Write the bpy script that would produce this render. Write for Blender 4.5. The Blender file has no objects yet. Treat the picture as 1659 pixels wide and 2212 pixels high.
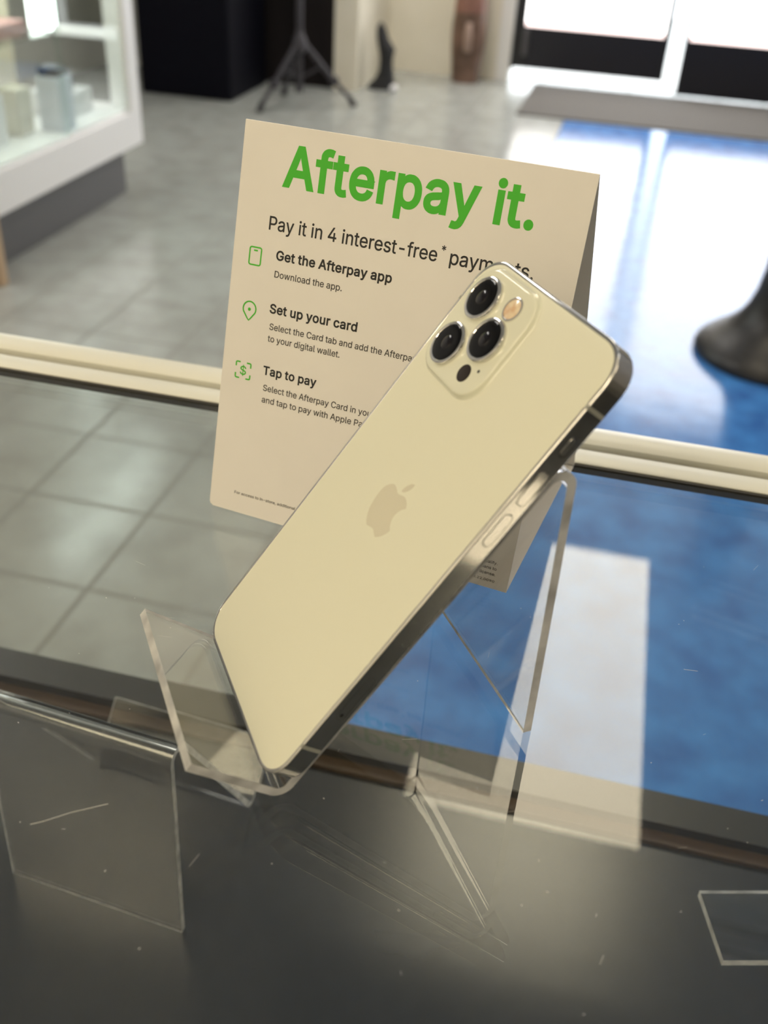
import bpy, bmesh, math, random
from mathutils import Vector, Matrix, Euler
random.seed(7)
R = math.radians
sc = bpy.context.scene
col = sc.collection
mm = 0.001

# ------------------------------------------------------------------ camera, world, exposure
CAM_PITCH, CAM_ROLL, CAM_H = 0.5936, 0.0628, 0.239616
cd = bpy.data.cameras.new('camera')
cam = bpy.data.objects.new('camera', cd)
col.objects.link(cam)
cam.matrix_world = Matrix.Translation((0, 0, CAM_H)) @ Matrix.Rotation(math.pi / 2 - CAM_PITCH, 4, 'X') @ Matrix.Rotation(CAM_ROLL, 4, 'Z')
cd.sensor_fit = 'HORIZONTAL'
cd.sensor_width = 36.0
cd.lens = 2117.3072 / 1659 * 36.0
cd.clip_start = 0.01
cd.clip_end = 60
cd.dof.use_dof = True
cd.dof.focus_distance = 0.362
cd.dof.aperture_fstop = 13.5
sc.camera = cam

sc.view_settings.view_transform = 'Standard'
sc.view_settings.look = 'None'
sc.view_settings.gamma = 1.0
sc.view_settings.exposure = 0.0
sc.view_settings.use_curve_mapping = False
sc.cycles.max_bounces = 14
sc.cycles.diffuse_bounces = 5
sc.cycles.glossy_bounces = 6
sc.cycles.transmission_bounces = 14
sc.cycles.transparent_max_bounces = 24
sc.cycles.use_denoising = True
sc.cycles.sample_clamp_indirect = 6.0
sc.cycles.blur_glossy = 0.5

w = bpy.data.worlds.new('daylight')
sc.world = w
w.use_nodes = True
w.node_tree.nodes['Background'].inputs[0].default_value = (0.90, 0.96, 1.0, 1)
w.node_tree.nodes['Background'].inputs[1].default_value = 4.0

LAMP_COLOR = (1.0, 0.86, 0.61)
LAMP_WARM = (1.0, 0.83, 0.57)
LAMP_MAIN = 6.2          # the troffer mirrored in the counter glass
LAMP_LEFT_FILL = 8.2         # unseen troffers added at left to light card and phone
LAMP_OVER = 3.0
LAMP_RIGHT = 9.0
LAMP_FAR = 9.5           # troffers over the shop floor
LAMP_FAR_COLOR = (1.0, 0.95, 0.88)
DOOR_LIGHT = 5.0         # daylit frosted door panes
LED_LIGHT = 44.0          # showcase LED strip

# ------------------------------------------------------------------ materials
def mat(name, base=(.8, .8, .8), rough=.5, metal=0.0, ior=1.5, spec=.5, coat=0.0, coat_rough=.05, emit=None, strength=0.0, trans=0.0):
    m = bpy.data.materials.new(name)
    m.use_nodes = True
    p = m.node_tree.nodes['Principled BSDF']
    p.inputs['Base Color'].default_value = (*base, 1)
    p.inputs['Roughness'].default_value = rough
    p.inputs['Metallic'].default_value = metal
    p.inputs['IOR'].default_value = ior
    p.inputs['Specular IOR Level'].default_value = spec
    p.inputs['Coat Weight'].default_value = coat
    p.inputs['Coat Roughness'].default_value = coat_rough
    p.inputs['Transmission Weight'].default_value = trans
    if emit:
        p.inputs['Emission Color'].default_value = (*emit, 1)
        p.inputs['Emission Strength'].default_value = strength
    return m

def nd(m, kind, **kw):
    n = m.node_tree.nodes.new(kind)
    for k, v in kw.items():
        setattr(n, k, v)
    return n

def lk(m, a, b):
    m.node_tree.links.new(a, b)

def noise_color(m, c1, c2, scale=5, detail=4, lo=.35, hi=.65, bump=0.0, bump_scale=None, stretch=(1, 1, 1), mask=None):
    """mottled base colour from object-space noise, optional bump"""
    p = m.node_tree.nodes['Principled BSDF']
    tc = nd(m, 'ShaderNodeTexCoord')
    mp = nd(m, 'ShaderNodeMapping')
    mp.inputs['Scale'].default_value = stretch
    lk(m, tc.outputs['Object'], mp.inputs['Vector'])
    n = nd(m, 'ShaderNodeTexNoise')
    n.inputs['Scale'].default_value = scale
    n.inputs['Detail'].default_value = detail
    lk(m, mp.outputs[0], n.inputs['Vector'])
    r = nd(m, 'ShaderNodeValToRGB')
    r.color_ramp.elements[0].position = lo
    r.color_ramp.elements[0].color = (*c1, 1)
    r.color_ramp.elements[1].position = hi
    r.color_ramp.elements[1].color = (*c2, 1)
    lk(m, n.outputs['Fac'], r.inputs['Fac'])
    lk(m, r.outputs['Color'], p.inputs['Base Color'])
    if bump:
        b = nd(m, 'ShaderNodeBump')
        b.inputs['Strength'].default_value = bump
        b.inputs['Distance'].default_value = .01
        if bump_scale:
            n2 = nd(m, 'ShaderNodeTexNoise')
            n2.inputs['Scale'].default_value = bump_scale
            n2.inputs['Detail'].default_value = 2
            lk(m, mp.outputs[0], n2.inputs['Vector'])
            lk(m, n2.outputs['Fac'], b.inputs['Height'])
        else:
            lk(m, n.outputs['Fac'], b.inputs['Height'])
        lk(m, b.outputs[0], p.inputs['Normal'])
    return r

def sheet_glass(name, tint=(1, 1, 1), ior=1.5, smudge=0.0):
    """flat pane: Fresnel reflection over clear transmission"""
    m = bpy.data.materials.new(name)
    m.use_nodes = True
    t = m.node_tree
    t.nodes.clear()
    out = nd(m, 'ShaderNodeOutputMaterial')
    mix = nd(m, 'ShaderNodeMixShader')
    tr = nd(m, 'ShaderNodeBsdfTransparent')
    tr.inputs[0].default_value = (*tint, 1)
    gl = nd(m, 'ShaderNodeBsdfGlossy')
    gl.inputs['Roughness'].default_value = 0.0
    fr = nd(m, 'ShaderNodeFresnel')
    geo = nd(m, 'ShaderNodeNewGeometry')
    mr = nd(m, 'ShaderNodeMapRange')
    mr.inputs['To Min'].default_value = ior
    mr.inputs['To Max'].default_value = 1 / ior
    lk(m, geo.outputs['Backfacing'], mr.inputs['Value'])
    lk(m, mr.outputs[0], fr.inputs['IOR'])
    lk(m, fr.outputs[0], mix.inputs[0])
    lk(m, tr.outputs[0], mix.inputs[1])
    lk(m, gl.outputs[0], mix.inputs[2])
    if smudge:                     # thin greasy film on the handled face
        g2 = nd(m, 'ShaderNodeBsdfGlossy')
        g2.inputs['Roughness'].default_value = .24
        mix2 = nd(m, 'ShaderNodeMixShader')
        tc = nd(m, 'ShaderNodeTexCoord')
        n = nd(m, 'ShaderNodeTexNoise')
        n.inputs['Scale'].default_value = 5
        lk(m, tc.outputs['Object'], n.inputs['Vector'])
        ms = nd(m, 'ShaderNodeMapRange')
        ms.inputs['From Min'].default_value = .3
        ms.inputs['From Max'].default_value = .7
        ms.inputs['To Min'].default_value = smudge * .7
        ms.inputs['To Max'].default_value = smudge * 1.3
        lk(m, n.outputs['Fac'], ms.inputs['Value'])
        lk(m, ms.outputs[0], mix2.inputs[0])
        lk(m, mix.outputs[0], mix2.inputs[1])
        lk(m, g2.outputs[0], mix2.inputs[2])
        lk(m, mix2.outputs[0], out.inputs[0])
    else:
        lk(m, mix.outputs[0], out.inputs[0])
    return m

def cut_edge(name, white=1.0, rough=.25):
    """sawn acrylic edge: frosted clear plastic, whitened to stand for piped light"""
    m = bpy.data.materials.new(name)
    m.use_nodes = True
    t = m.node_tree
    t.nodes.clear()
    out = nd(m, 'ShaderNodeOutputMaterial')
    g = nd(m, 'ShaderNodeBsdfGlass')
    g.inputs['Roughness'].default_value = rough
    g.inputs['IOR'].default_value = 1.49
    d = nd(m, 'ShaderNodeBsdfDiffuse')
    tl = nd(m, 'ShaderNodeBsdfTranslucent')
    d.inputs[0].default_value = (.97, .97, .95, 1)  # strong white stands in for light piped out at the edge
    tl.inputs[0].default_value = (.97, .97, .95, 1)
    m1 = nd(m, 'ShaderNodeMixShader')
    m1.inputs[0].default_value = .5
    lk(m, d.outputs[0], m1.inputs[1])
    lk(m, tl.outputs[0], m1.inputs[2])
    tc = nd(m, 'ShaderNodeTexCoord')
    n = nd(m, 'ShaderNodeTexNoise')
    n.inputs['Scale'].default_value = 90
    lk(m, tc.outputs['Object'], n.inputs['Vector'])
    mr = nd(m, 'ShaderNodeMapRange')
    mr.inputs['From Min'].default_value = .3
    mr.inputs['From Max'].default_value = .7
    mr.inputs['To Min'].default_value = white * .5
    mr.inputs['To Max'].default_value = min(1, white * 1.5)
    lk(m, n.outputs['Fac'], mr.inputs['Value'])
    m2 = nd(m, 'ShaderNodeMixShader')
    lk(m, mr.outputs[0], m2.inputs[0])
    lk(m, g.outputs[0], m2.inputs[1])
    lk(m, m1.outputs[0], m2.inputs[2])
    lk(m, m2.outputs[0], out.inputs[0])
    return m

# ------------------------------------------------------------------ mesh helpers
class MB:
    def __init__(s):
        s.v, s.f, s.m = [], [], []
    def add(s, verts, faces, mi=0):
        o = len(s.v)
        s.v += [tuple(v) for v in verts]
        for f in faces:
            s.f.append([i + o for i in f])
            s.m.append(mi)
        return s
    def box(s, a, b, mi=0):
        (x0, y0, z0), (x1, y1, z1) = a, b
        V = [(x0, y0, z0), (x1, y0, z0), (x1, y1, z0), (x0, y1, z0), (x0, y0, z1), (x1, y0, z1), (x1, y1, z1), (x0, y1, z1)]
        return s.add(V, [(3, 2, 1, 0), (4, 5, 6, 7), (0, 1, 5, 4), (1, 2, 6, 5), (2, 3, 7, 6), (3, 0, 4, 7)], mi)
    def loft(s, loops, cap0=True, cap1=True, mi=0):
        n = len(loops[0])
        V = [p for l in loops for p in l]
        F = []
        for k in range(len(loops) - 1):
            for i in range(n):
                j = (i + 1) % n
                F.append((k * n + i, k * n + j, (k + 1) * n + j, (k + 1) * n + i))
        if cap0:
            F.append(tuple(reversed(range(n))))
        if cap1:
            F.append(tuple((len(loops) - 1) * n + i for i in range(n)))
        return s.add(V, F, mi)
    def lathe(s, prof, c=(0, 0, 0), n=40, mi=0, axis='z'):
        loops = []
        for r, z in prof:
            l = []
            for i in range(n):
                a = 2 * math.pi * i / n
                l.append((c[0] + r * math.cos(a), c[1] + r * math.sin(a), c[2] + z))
            loops.append(l)
        return s.loft(loops, mi=mi)
    def tube(s, p, q, r0, r1=None, n=16, mi=0):
        r1 = r0 if r1 is None else r1
        p, q = Vector(p), Vector(q)
        d = (q - p).normalized()
        x = d.orthogonal().normalized()
        y = d.cross(x)
        L = [[tuple(c + (x * math.cos(2 * math.pi * i / n) + y * math.sin(2 * math.pi * i / n)) * r) for i in range(n)] for c, r in ((p, r0), (q, r1))]
        return s.loft(L, mi=mi)
    def prism(s, loop, z0, z1, mi=0):
        return s.loft([[(x, y, z0) for x, y in loop], [(x, y, z1) for x, y in loop]], mi=mi)
    def build(s, name, mats, parent=None, loc=None, rot=None, smooth=None, bevel=None, link=True):
        me = bpy.data.meshes.new(name)
        me.from_pydata(s.v, [], s.f)
        for m in (mats if isinstance(mats, (list, tuple)) else [mats]):
            me.materials.append(m)
        for p, i in zip(me.polygons, s.m):
            p.material_index = i
        bm = bmesh.new()
        bm.from_mesh(me)
        bmesh.ops.recalc_face_normals(bm, faces=bm.faces)
        bm.to_mesh(me)
        bm.free()
        if smooth:
            me.shade_smooth()
            me.set_sharp_from_angle(angle=R(smooth))
        o = bpy.data.objects.new(name, me)
        col.objects.link(o)
        if parent:
            o.parent = parent
        if loc:
            o.location = loc
        if rot:
            o.rotation_euler = rot
        if bevel:
            b = o.modifiers.new('bevel', 'BEVEL')
            b.width = bevel
            b.segments = 3
            b.limit_method = 'ANGLE'
        return o

def rrect(x0, y0, x1, y1, r, n=10, p=2.0):
    """rounded rectangle, counter-clockwise; p>2 gives softer corner onset"""
    pts = []
    for cx, cy, a0 in ((x1 - r, y1 - r, 0), (x0 + r, y1 - r, 90), (x0 + r, y0 + r, 180), (x1 - r, y0 + r, 270)):
        for i in range(n + 1):
            a = R(a0 + 90 * i / n)
            c, s_ = math.cos(a), math.sin(a)
            pts.append((cx + r * math.copysign(abs(c) ** (2 / p), c), cy + r * math.copysign(abs(s_) ** (2 / p), s_)))
    return pts

def circle(cx, cy, r, n=36):
    return [(cx + r * math.cos(2 * math.pi * i / n), cy + r * math.sin(2 * math.pi * i / n)) for i in range(n)]

YAW = R(-11.8)                     # the counter and the room run at this angle to the camera
RM = Matrix.Rotation(YAW, 3, 'Z')
def room(u, v, z=0.0):
    return RM @ Vector((u, v, z))

FLOOR = -1.080
CEIL = 1.670
DECK = -0.235

def tag(o, label=None, cat=None, group=None, kind=None):
    if label: o['label'] = label
    if cat: o['category'] = cat
    if group: o['group'] = group
    if kind: o['kind'] = kind
    return o

def thing(name, label, cat, loc, rot=(0, 0, 0), group=None):
    o = bpy.data.objects.new(name, None)
    o.empty_display_size = .05
    col.objects.link(o)
    o.location = loc
    o.rotation_euler = rot
    return tag(o, label, cat, group)

def rthing(name, label, cat, u, v, z, group=None, extra=0.0):
    return thing(name, label, cat, room(u, v, z), (0, 0, YAW + extra), group)

def struct(name, mb, m, **kw):
    o = mb.build(name, m, rot=(0, 0, YAW), **kw)
    o['kind'] = 'structure'
    return o

# ------------------------------------------------------------------ the room
# tiled floor
m_tile = mat('grey_floor_tile', rough=.20, ior=1.5)
def tile_nodes(m):
    p = m.node_tree.nodes['Principled BSDF']
    tc = nd(m, 'ShaderNodeTexCoord')
    sep = nd(m, 'ShaderNodeSeparateXYZ')
    lk(m, tc.outputs['Object'], sep.inputs[0])
    masks = []
    for out, off, pitch in (('X', -1.2285, .303), ('Y', 1.730, .2935)):
        a = nd(m, 'ShaderNodeMath', operation='SUBTRACT'); a.inputs[1].default_value = off
        lk(m, sep.outputs[out], a.inputs[0])
        b = nd(m, 'ShaderNodeMath', operation='PINGPONG'); b.inputs[1].default_value = pitch / 2
        lk(m, a.outputs[0], b.inputs[0])
        c = nd(m, 'ShaderNodeMath', operation='LESS_THAN'); c.inputs[1].default_value = .0055
        lk(m, b.outputs[0], c.inputs[0])
        masks.append(c)
    mx = nd(m, 'ShaderNodeMath', operation='MAXIMUM')
    lk(m, masks[0].outputs[0], mx.inputs[0]); lk(m, masks[1].outputs[0], mx.inputs[1])
    n = nd(m, 'ShaderNodeTexNoise'); n.inputs['Scale'].default_value = 9; n.inputs['Detail'].default_value = 5
    lk(m, tc.outputs['Object'], n.inputs['Vector'])
    r = nd(m, 'ShaderNodeValToRGB')
    r.color_ramp.elements[0].position = .30; r.color_ramp.elements[0].color = (.32, .325, .305, 1)
    r.color_ramp.elements[1].position = .62; r.color_ramp.elements[1].color = (.40, .42, .395, 1)
    lk(m, n.outputs['Fac'], r.inputs['Fac'])
    mix = nd(m, 'ShaderNodeMix', data_type='RGBA')
    lk(m, mx.outputs[0], mix.inputs['Factor'])
    lk(m, r.outputs['Color'], mix.inputs[6])
    mix.inputs[7].default_value = (.25, .25, .23, 1)
    lk(m, mix.outputs[2], p.inputs['Base Color'])
    rr = nd(m, 'ShaderNodeMapRange'); rr.inputs['To Min'].default_value = .20; rr.inputs['To Max'].default_value = .8
    lk(m, mx.outputs[0], rr.inputs['Value']); lk(m, rr.outputs[0], p.inputs['Roughness'])
    n2 = nd(m, 'ShaderNodeTexNoise'); n2.inputs['Scale'].default_value = 4; n2.inputs['Detail'].default_value = 2
    lk(m, tc.outputs['Object'], n2.inputs['Vector'])
    b = nd(m, 'ShaderNodeBump'); b.inputs['Strength'].default_value = .12; b.inputs['Distance'].default_value = .02
    lk(m, n2.outputs['Fac'], b.inputs['Height']); lk(m, b.outputs[0], p.inputs['Normal'])
tile_nodes(m_tile)
struct('floor', MB().box((-3.6, -3.0, FLOOR - .05), (3.6, 7.75, FLOOR)), m_tile)

m_ceil = mat('white_ceiling', (.72, .70, .66), .9)
noise_color(m_ceil, (.70, .68, .64), (.76, .74, .70), scale=30)
struct('ceiling', MB().box((-3.6, -3.0, CEIL), (3.6, 7.75, CEIL + .05)), m_ceil)
m_wall = mat('cream_wall', (.70, .63, .48), .7)
noise_color(m_wall, (.74, .69, .56), (.80, .75, .62), scale=3, bump=.05, bump_scale=120)
m_wall_w = mat('pale_wall', (.72, .69, .62), .7)
noise_color(m_wall_w, (.66, .64, .58), (.74, .71, .64), scale=2)
m_trimw = mat('white_trim', (.78, .76, .72), .4)
struct('wall_left', MB().box((-3.65, -3.0, FLOOR), (-3.55, 7.75, CEIL)), m_wall_w)
struct('wall_left_bounce', MB().box((-1.95, -2.95, FLOOR), (-1.80, .42, CEIL)), mat('bounce_wall_white', (.86, .84, .78), .7))  # unseen wall added to bounce light in from the left
struct('wall_right', MB().box((3.55, -3.0, FLOOR), (3.65, 7.75, CEIL)), mat('grey_wall', (.22, .21, .20), .7))
struct('wall_near', MB().box((-3.6, -3.05, FLOOR), (3.6, -2.95, CEIL)), m_wall_w)
wf = MB()
wf.box((-3.6, 7.50, FLOOR), (-.955, 7.62, CEIL))
wf.box((-.955, 7.50, 1.45), (2.3, 7.62, CEIL))
wf.box((2.3, 7.50, FLOOR), (3.6, 7.62, CEIL))
struct('wall_far', wf, m_wall)
struct('trim_1', MB().box((-.958, 7.47, FLOOR), (-.866, 7.60, 1.45)), m_trimw, bevel=.004)
# wall pier left of the black bag, with the dark door beside it
struct('wall_pier', MB().box((-1.90, 6.62, FLOOR), (-1.745, 7.50, CEIL)), m_wall)
struct('wall_recess', MB().box((-3.6, 6.70, FLOOR), (-2.46, 6.80, CEIL)), m_wall_w)
m_dark_door = mat('dark_brown_door', (.010, .008, .008), .6, spec=.12)
noise_color(m_dark_door, (.007, .006, .006), (.014, .011, .011), scale=6, stretch=(1, 1, .1))
struct('door_3', MB().box((-2.46, 6.64, FLOOR), (-1.90, 6.70, 1.05)), m_dark_door)
struct('wall_lintel', MB().box((-2.46, 6.64, 1.05), (-1.90, 6.80, CEIL)), m_wall)

# entrance doors: black frames, daylit frosted panes, daylight in the gap below and between
m_black_frame = mat('black_door_frame', (.012, .012, .014), .35)
m_door_low = mat('dark_lower_panel', (.006, .006, .012), .45)
m_grey_metal = mat('grey_metal', (.10, .095, .10), .4, metal=.3)
m_pane = mat('daylit_pane', (.8, .8, .8), .4, emit=(1.0, .985, .965), strength=DOOR_LIGHT)
m_pane_low = mat('daylit_pane_hem', (.8, .8, .8), .4, emit=(1.0, .80, .76), strength=DOOR_LIGHT * .5)
D0 = 7.52
DTOP, PTOP = 1.42, 1.34
def door(name, u0, u1, z0, pane_u0, pane_u1, gap_side, handle_u):
    e = rthing(name, None, None, (u0 + u1) / 2, D0, FLOOR)
    e['kind'] = 'structure'
    cx = (u0 + u1) / 2
    def bx(a0, a1, y0, y1, z_0, z_1):
        return MB().box((a0 - cx, y0, z_0 - FLOOR), (a1 - cx, y1, z_1 - FLOOR))
    fr = MB()
    for a0, a1 in ((u0, pane_u0), (pane_u1, u1)):
        fr.box((a0 - cx, 0, z0 - FLOOR), (a1 - cx, .05, DTOP - FLOOR))
    fr.box((pane_u0 - cx, 0, PTOP - FLOOR), (pane_u1 - cx, .05, DTOP - FLOOR))
    a = fr.build('door_frame', m_black_frame, e); a['kind'] = 'structure'
    b = bx(pane_u0, pane_u1, .005, .045, z0, -.720).build('lower_panel', m_door_low, e); b['kind'] = 'structure'
    c_ = bx(pane_u0, pane_u1, .018, .030, -.692, PTOP).build('frosted_pane', m_pane, e); c_['kind'] = 'structure'
    d_ = bx(pane_u0, pane_u1, .018, .030, -.720, -.692).build('pane_hem', m_pane_low, e); d_['kind'] = 'structure'
    h = MB().box((handle_u - cx - .020, -.022, -.905 - FLOOR), (handle_u - cx + .020, -.004, -.735 - FLOOR)).build('door_plate', m_grey_metal, e, bevel=.008)
    h['kind'] = 'structure'
    return e
door('door_1', -.862, .190, -.985, -.790, .150, 'r', -.775)
door('door_2', .292, 1.36, -1.062, .320, 1.26, 'l', 1.31)
struct('trim_2', MB().box((-.866, 7.515, -1.0), (-.852, 7.60, 1.45)), m_black_frame)
struct('trim_3', MB().box((-.866, 7.51, 1.425), (2.3, 7.60, 1.455)), m_black_frame)
struct('wall_far_right', MB().box((1.37, 7.50, FLOOR), (2.3, 7.62, 1.42)), m_wall)
m_conc = mat('pavement', (.55, .55, .54), .8)
noise_color(m_conc, (.5, .5, .49), (.6, .6, .59), scale=12)
struct('floor_outside', MB().box((-6, 7.76, FLOOR - .06), (6, 12, FLOOR - .01)), m_conc)

# blue sheet flooring and entrance mat
m_blue = mat('glossy_blue_vinyl', (.03, .15, .35), .14, ior=1.62)
noise_color(m_blue, (.040, .15, .46), (.075, .28, .72), scale=11, detail=5, lo=.30, hi=.68, bump=.10, bump_scale=6, stretch=(1, 1.0, 1))
t = rthing('floor_mat', 'large glossy blue floor sheet running from the counter to the entrance mat', 'floor mat', .75, 3.45, FLOOR)
MB().box((-1.118, -2.94, 0), (1.7, 2.95, .004)).build('blue_sheet', m_blue, t)
MB().box((-1.124, -2.94, 0), (-1.118, 2.95, .006)).build('edge_shadow', mat('painted_edge_shadow', (.03, .035, .03), .6), t)  # dark strip painted in for the shadow along the sheet's edge
m_mat = mat('brown_grey_carpet', (.10, .092, .085), .95)
noise_color(m_mat, (.095, .088, .08), (.14, .13, .12), scale=160, bump=.3)
tag(MB().box((-1.43, -.475, 0), (1.45, .555, .012)).build('door_mat', m_mat, loc=room(.76, 6.92, FLOOR), rot=(0, 0, YAW), bevel=.004),
    'grey brown entrance mat lying in front of the glass doors', 'door mat')

# ------------------------------------------------------------------ ceiling lamps
m_lampframe = mat('lamp_frame_white', (.8, .8, .78), .4)
def troffer(u, v, color, strength, label, n=[0]):
    n[0] += 1
    t = rthing('ceiling_light', label, 'ceiling light', u, v, CEIL)
    md = mat('lamp_diffuser', (.9, .9, .9), .5, emit=color, strength=strength)
    fr = MB()
    W, L, h = .305, .61, -.012
    fr.box((-W, -L, h), (-.283, L, 0)); fr.box((.283, -L, h), (W, L, 0))
    fr.box((-.283, -L, h), (.283, -.588, 0)); fr.box((-.283, .588, h), (.283, L, 0))
    fr.build('lamp_frame', m_lampframe, t)
    MB().box((-.283, -.588, -.009), (.283, .588, -.002)).build('lamp_diffuser', md, t)
    return t
troffer(.045, 2.17, LAMP_COLOR, LAMP_MAIN, 'lit ceiling panel above the counter front, mirrored in the counter glass')
troffer(.045, -.27, LAMP_WARM, LAMP_OVER, 'lit ceiling panel straight above the person behind the counter')
troffer(-1.18, -.95, LAMP_WARM, LAMP_LEFT_FILL, 'added unseen ceiling panel lighting the card and phone from the left')  # unseen panel added to light card and phone from the left
troffer(-1.18, -2.3, LAMP_WARM, LAMP_LEFT_FILL, 'added unseen ceiling panel at the back left, lighting the card front')  # second unseen panel, added for light on the card front
troffer(-1.42, 5.0, LAMP_FAR_COLOR, LAMP_FAR, 'added unseen ceiling panel brightening the showcase and the grey tiled aisle')  # unseen panel added off the lamp grid to lift showcase and aisle
troffer(-1.45, 6.60, LAMP_FAR_COLOR, LAMP_FAR * 1.3, 'added unseen ceiling panel brightening the cream far wall')  # unseen panel added to brighten the far wall
troffer(2.44, -.27, LAMP_WARM, LAMP_RIGHT, 'lit ceiling panel behind the counter, mirrored in the silver phone frame')
troffer(-2.36, 2.17, LAMP_FAR_COLOR, LAMP_FAR, 'lit ceiling panel above the near end of the white showcase')
troffer(2.44, 2.17, LAMP_FAR_COLOR, LAMP_FAR, 'lit ceiling panel above the right side of the shop floor')
troffer(2.44, 4.61, LAMP_FAR_COLOR, LAMP_FAR, 'lit ceiling panel above the right edge of the blue floor')

# ------------------------------------------------------------------ the glass counter
m_glass = sheet_glass('counter_glass', (.985, .995, .985), smudge=.004)
m_rail = mat('cream_rail', (.86, .86, .76), .35)
m_groove = mat('rail_groove', (.20, .19, .13), .5)
m_rail_dark = mat('black_rail_strip', (.03, .027, .02), .6)
m_deck = mat('charcoal_deck', (.030, .030, .030), .22, ior=1.75)
noise_color(m_deck, (.017, .021, .028), (.023, .027, .034), scale=14)
m_wood = mat('brown_wood', (.10, .055, .028), .5)
noise_color(m_wood, (.05, .030, .017), (.09, .055, .032), scale=20, stretch=(.2, 4, 4))
m_base = mat('counter_base', (.05, .05, .05), .6)
ct = rthing('display_counter', 'glass topped display counter with cream metal rail along its front edge', 'counter', 0, .15, FLOOR)
def cb(u0, u1, v0, v1, z0, z1, mi=0, mb=None):
    return (mb or MB()).box((u0, v0 - .15, z0 - FLOOR), (u1, v1 - .15, z1 - FLOOR), mi)
U0, U1 = -.80, .80
cb(U0, U1, -.13, .4144, -.006, 0).build('glass_top', m_glass, ct)
cb(U0, U1, .4325, .4375, DECK - .03, -.004).build('front_glass', m_glass, ct)
# rail extruded along u
prof = [(.4362, -.004), (.4362, .0012), (.4385, .0026), (.4440, .0030), (.4500, .0026), (.4545, .0008), (.4555, -.0030), (.4555, -.004)]
rb = MB()
def extrude_u(mb, prof, u0, u1):
    return mb.loft([[(u0, v - .15, z - FLOOR) for v, z in prof], [(u1, v - .15, z - FLOOR) for v, z in prof]])
extrude_u(rb, prof, U0, U1)
extrude_u(rb, [(.4165, -.0035), (.4165, .0010), (.4180, .0016), (.4290, .0016), (.4302, .0008), (.4302, -.0035)], U0, U1)
rb.build('front_rail', m_rail, ct, smooth=40)
gb = MB()
cb(U0, U1, .4302, .4362, -.0042, -.0030, mb=gb)
cb(U0, U1, .4322, .4334, -.003, -.0008, mb=gb)
gb.build('rail_groove', m_groove, ct)
cb(U0, U1, .4145, .4165, -.0035, .0006).build('dark_rail_strip', m_rail_dark, ct)  # thin dark strip between glass top and cream rail
cb(U0, U1, -.13, .4325, DECK - .02, DECK).build('deck', m_deck, ct)
cb(U0, U1, .4080, .4320, DECK, DECK + .010).build('bottom_rail', mat('black_bottom_rail', (.020, .020, .020), .35), ct)
cb(U0, U1, .3995, .4080, DECK, DECK + .003).build('wood_strip', m_wood, ct)
cb(U0, U1, -.13, .4325, FLOOR + .0, DECK - .021).build('base_cabinet', m_base, ct)
cb(U0, U1, -.150, -.130, DECK - .02, .003).build('back_frame', m_base, ct)
for s in (U0 - .02, U1):
    cb(s, s + .02, -.150, .4555, FLOOR, .002).build('end_panel', m_base, ct)

# ------------------------------------------------------------------ acrylic stands
m_acr = mat('clear_acrylic', (1, 1, 1), 0.0, ior=1.49, trans=1.0)
m_cut = cut_edge('acrylic_cut_edge')
def fillet(pts, radii, seg=8):
    """polyline (2D) with its inner corners rounded"""
    out = [Vector(pts[0])]
    for i in range(1, len(pts) - 1):
        p, a, b, r = Vector(pts[i]), Vector(pts[i - 1]), Vector(pts[i + 1]), radii[i - 1]
        d0, d1 = (a - p).normalized(), (b - p).normalized()
        ang = d0.angle(d1)
        tl = r / math.tan(ang / 2)
        c = p + (d0 + d1).normalized() * (r / math.sin(ang / 2))
        s, e = p + d0 * tl - c, p + d1 * tl - c
        sweep = math.atan2(s.x * e.y - s.y * e.x, s.dot(e))
        for k in range(seg + 1):
            t = sweep * k / seg
            out.append(c + Vector((s.x * math.cos(t) - s.y * math.sin(t), s.x * math.sin(t) + s.y * math.cos(t))))
    out.append(Vector(pts[-1]))
    return out
def bent_sheet(pts, thick, x0, x1, ch=.0002):
    """bent plastic sheet: profile in (y, z), width along x; material 1 on the sawn ends"""
    n = len(pts)
    nor = []
    for i in range(n):
        d = (pts[min(i + 1, n - 1)] - pts[max(i - 1, 0)]).normalized()
        nor.append(Vector((-d.y, d.x)))
    mb = MB()
    A = [pts[i] + nor[i] * thick / 2 for i in range(n)]
    B = [pts[i] - nor[i] * thick / 2 for i in range(n)]
    V = []
    for x in (x0, x1):
        V += [(x, p.x, p.y) for p in A] + [(x, p.x, p.y) for p in B]
    mb.v = V
    m2 = 2 * n
    def q(f, mi):
        mb.f.append(list(f)); mb.m.append(mi)
    for i in range(n - 1):
        q((i, i + 1, m2 + i + 1, m2 + i), 0)
        q((n + i + 1, n + i, m2 + n + i, m2 + n + i + 1), 0)
        q((i + 1, i, n + i, n + i + 1), 1)
        q((m2 + i, m2 + i + 1, m2 + n + i + 1, m2 + n + i), 1)
    q((0, m2, m2 + n, n), 1)
    q((n - 1, 2 * n - 1, m2 + 2 * n - 1, m2 + n - 1), 1)
    return mb

PH_YAW, PH_TILT = -1.1581, 0.9138
PH_LOC = Vector((-44.7372, 228.5169, 8.9741)) * mm
PHW, PHH, PHT = 78.1, 160.8, 7.4
ct_, st_ = math.cos(PH_TILT), math.sin(PH_TILT)
def yz(y, z):                       # phone-local (along, out of the back) -> easel (depth, height), mm
    return Vector((ct_ * y - st_ * z, 8.9741 + st_ * y + ct_ * z))
ledge_tip = yz(-3.5, 25.3)
p_dir = Vector((ct_, st_))
corner = yz(-3.6, -8.95)
foot = Vector((89.3, 0.0))
apex_leg = Vector((88.7, 90.0))
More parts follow.
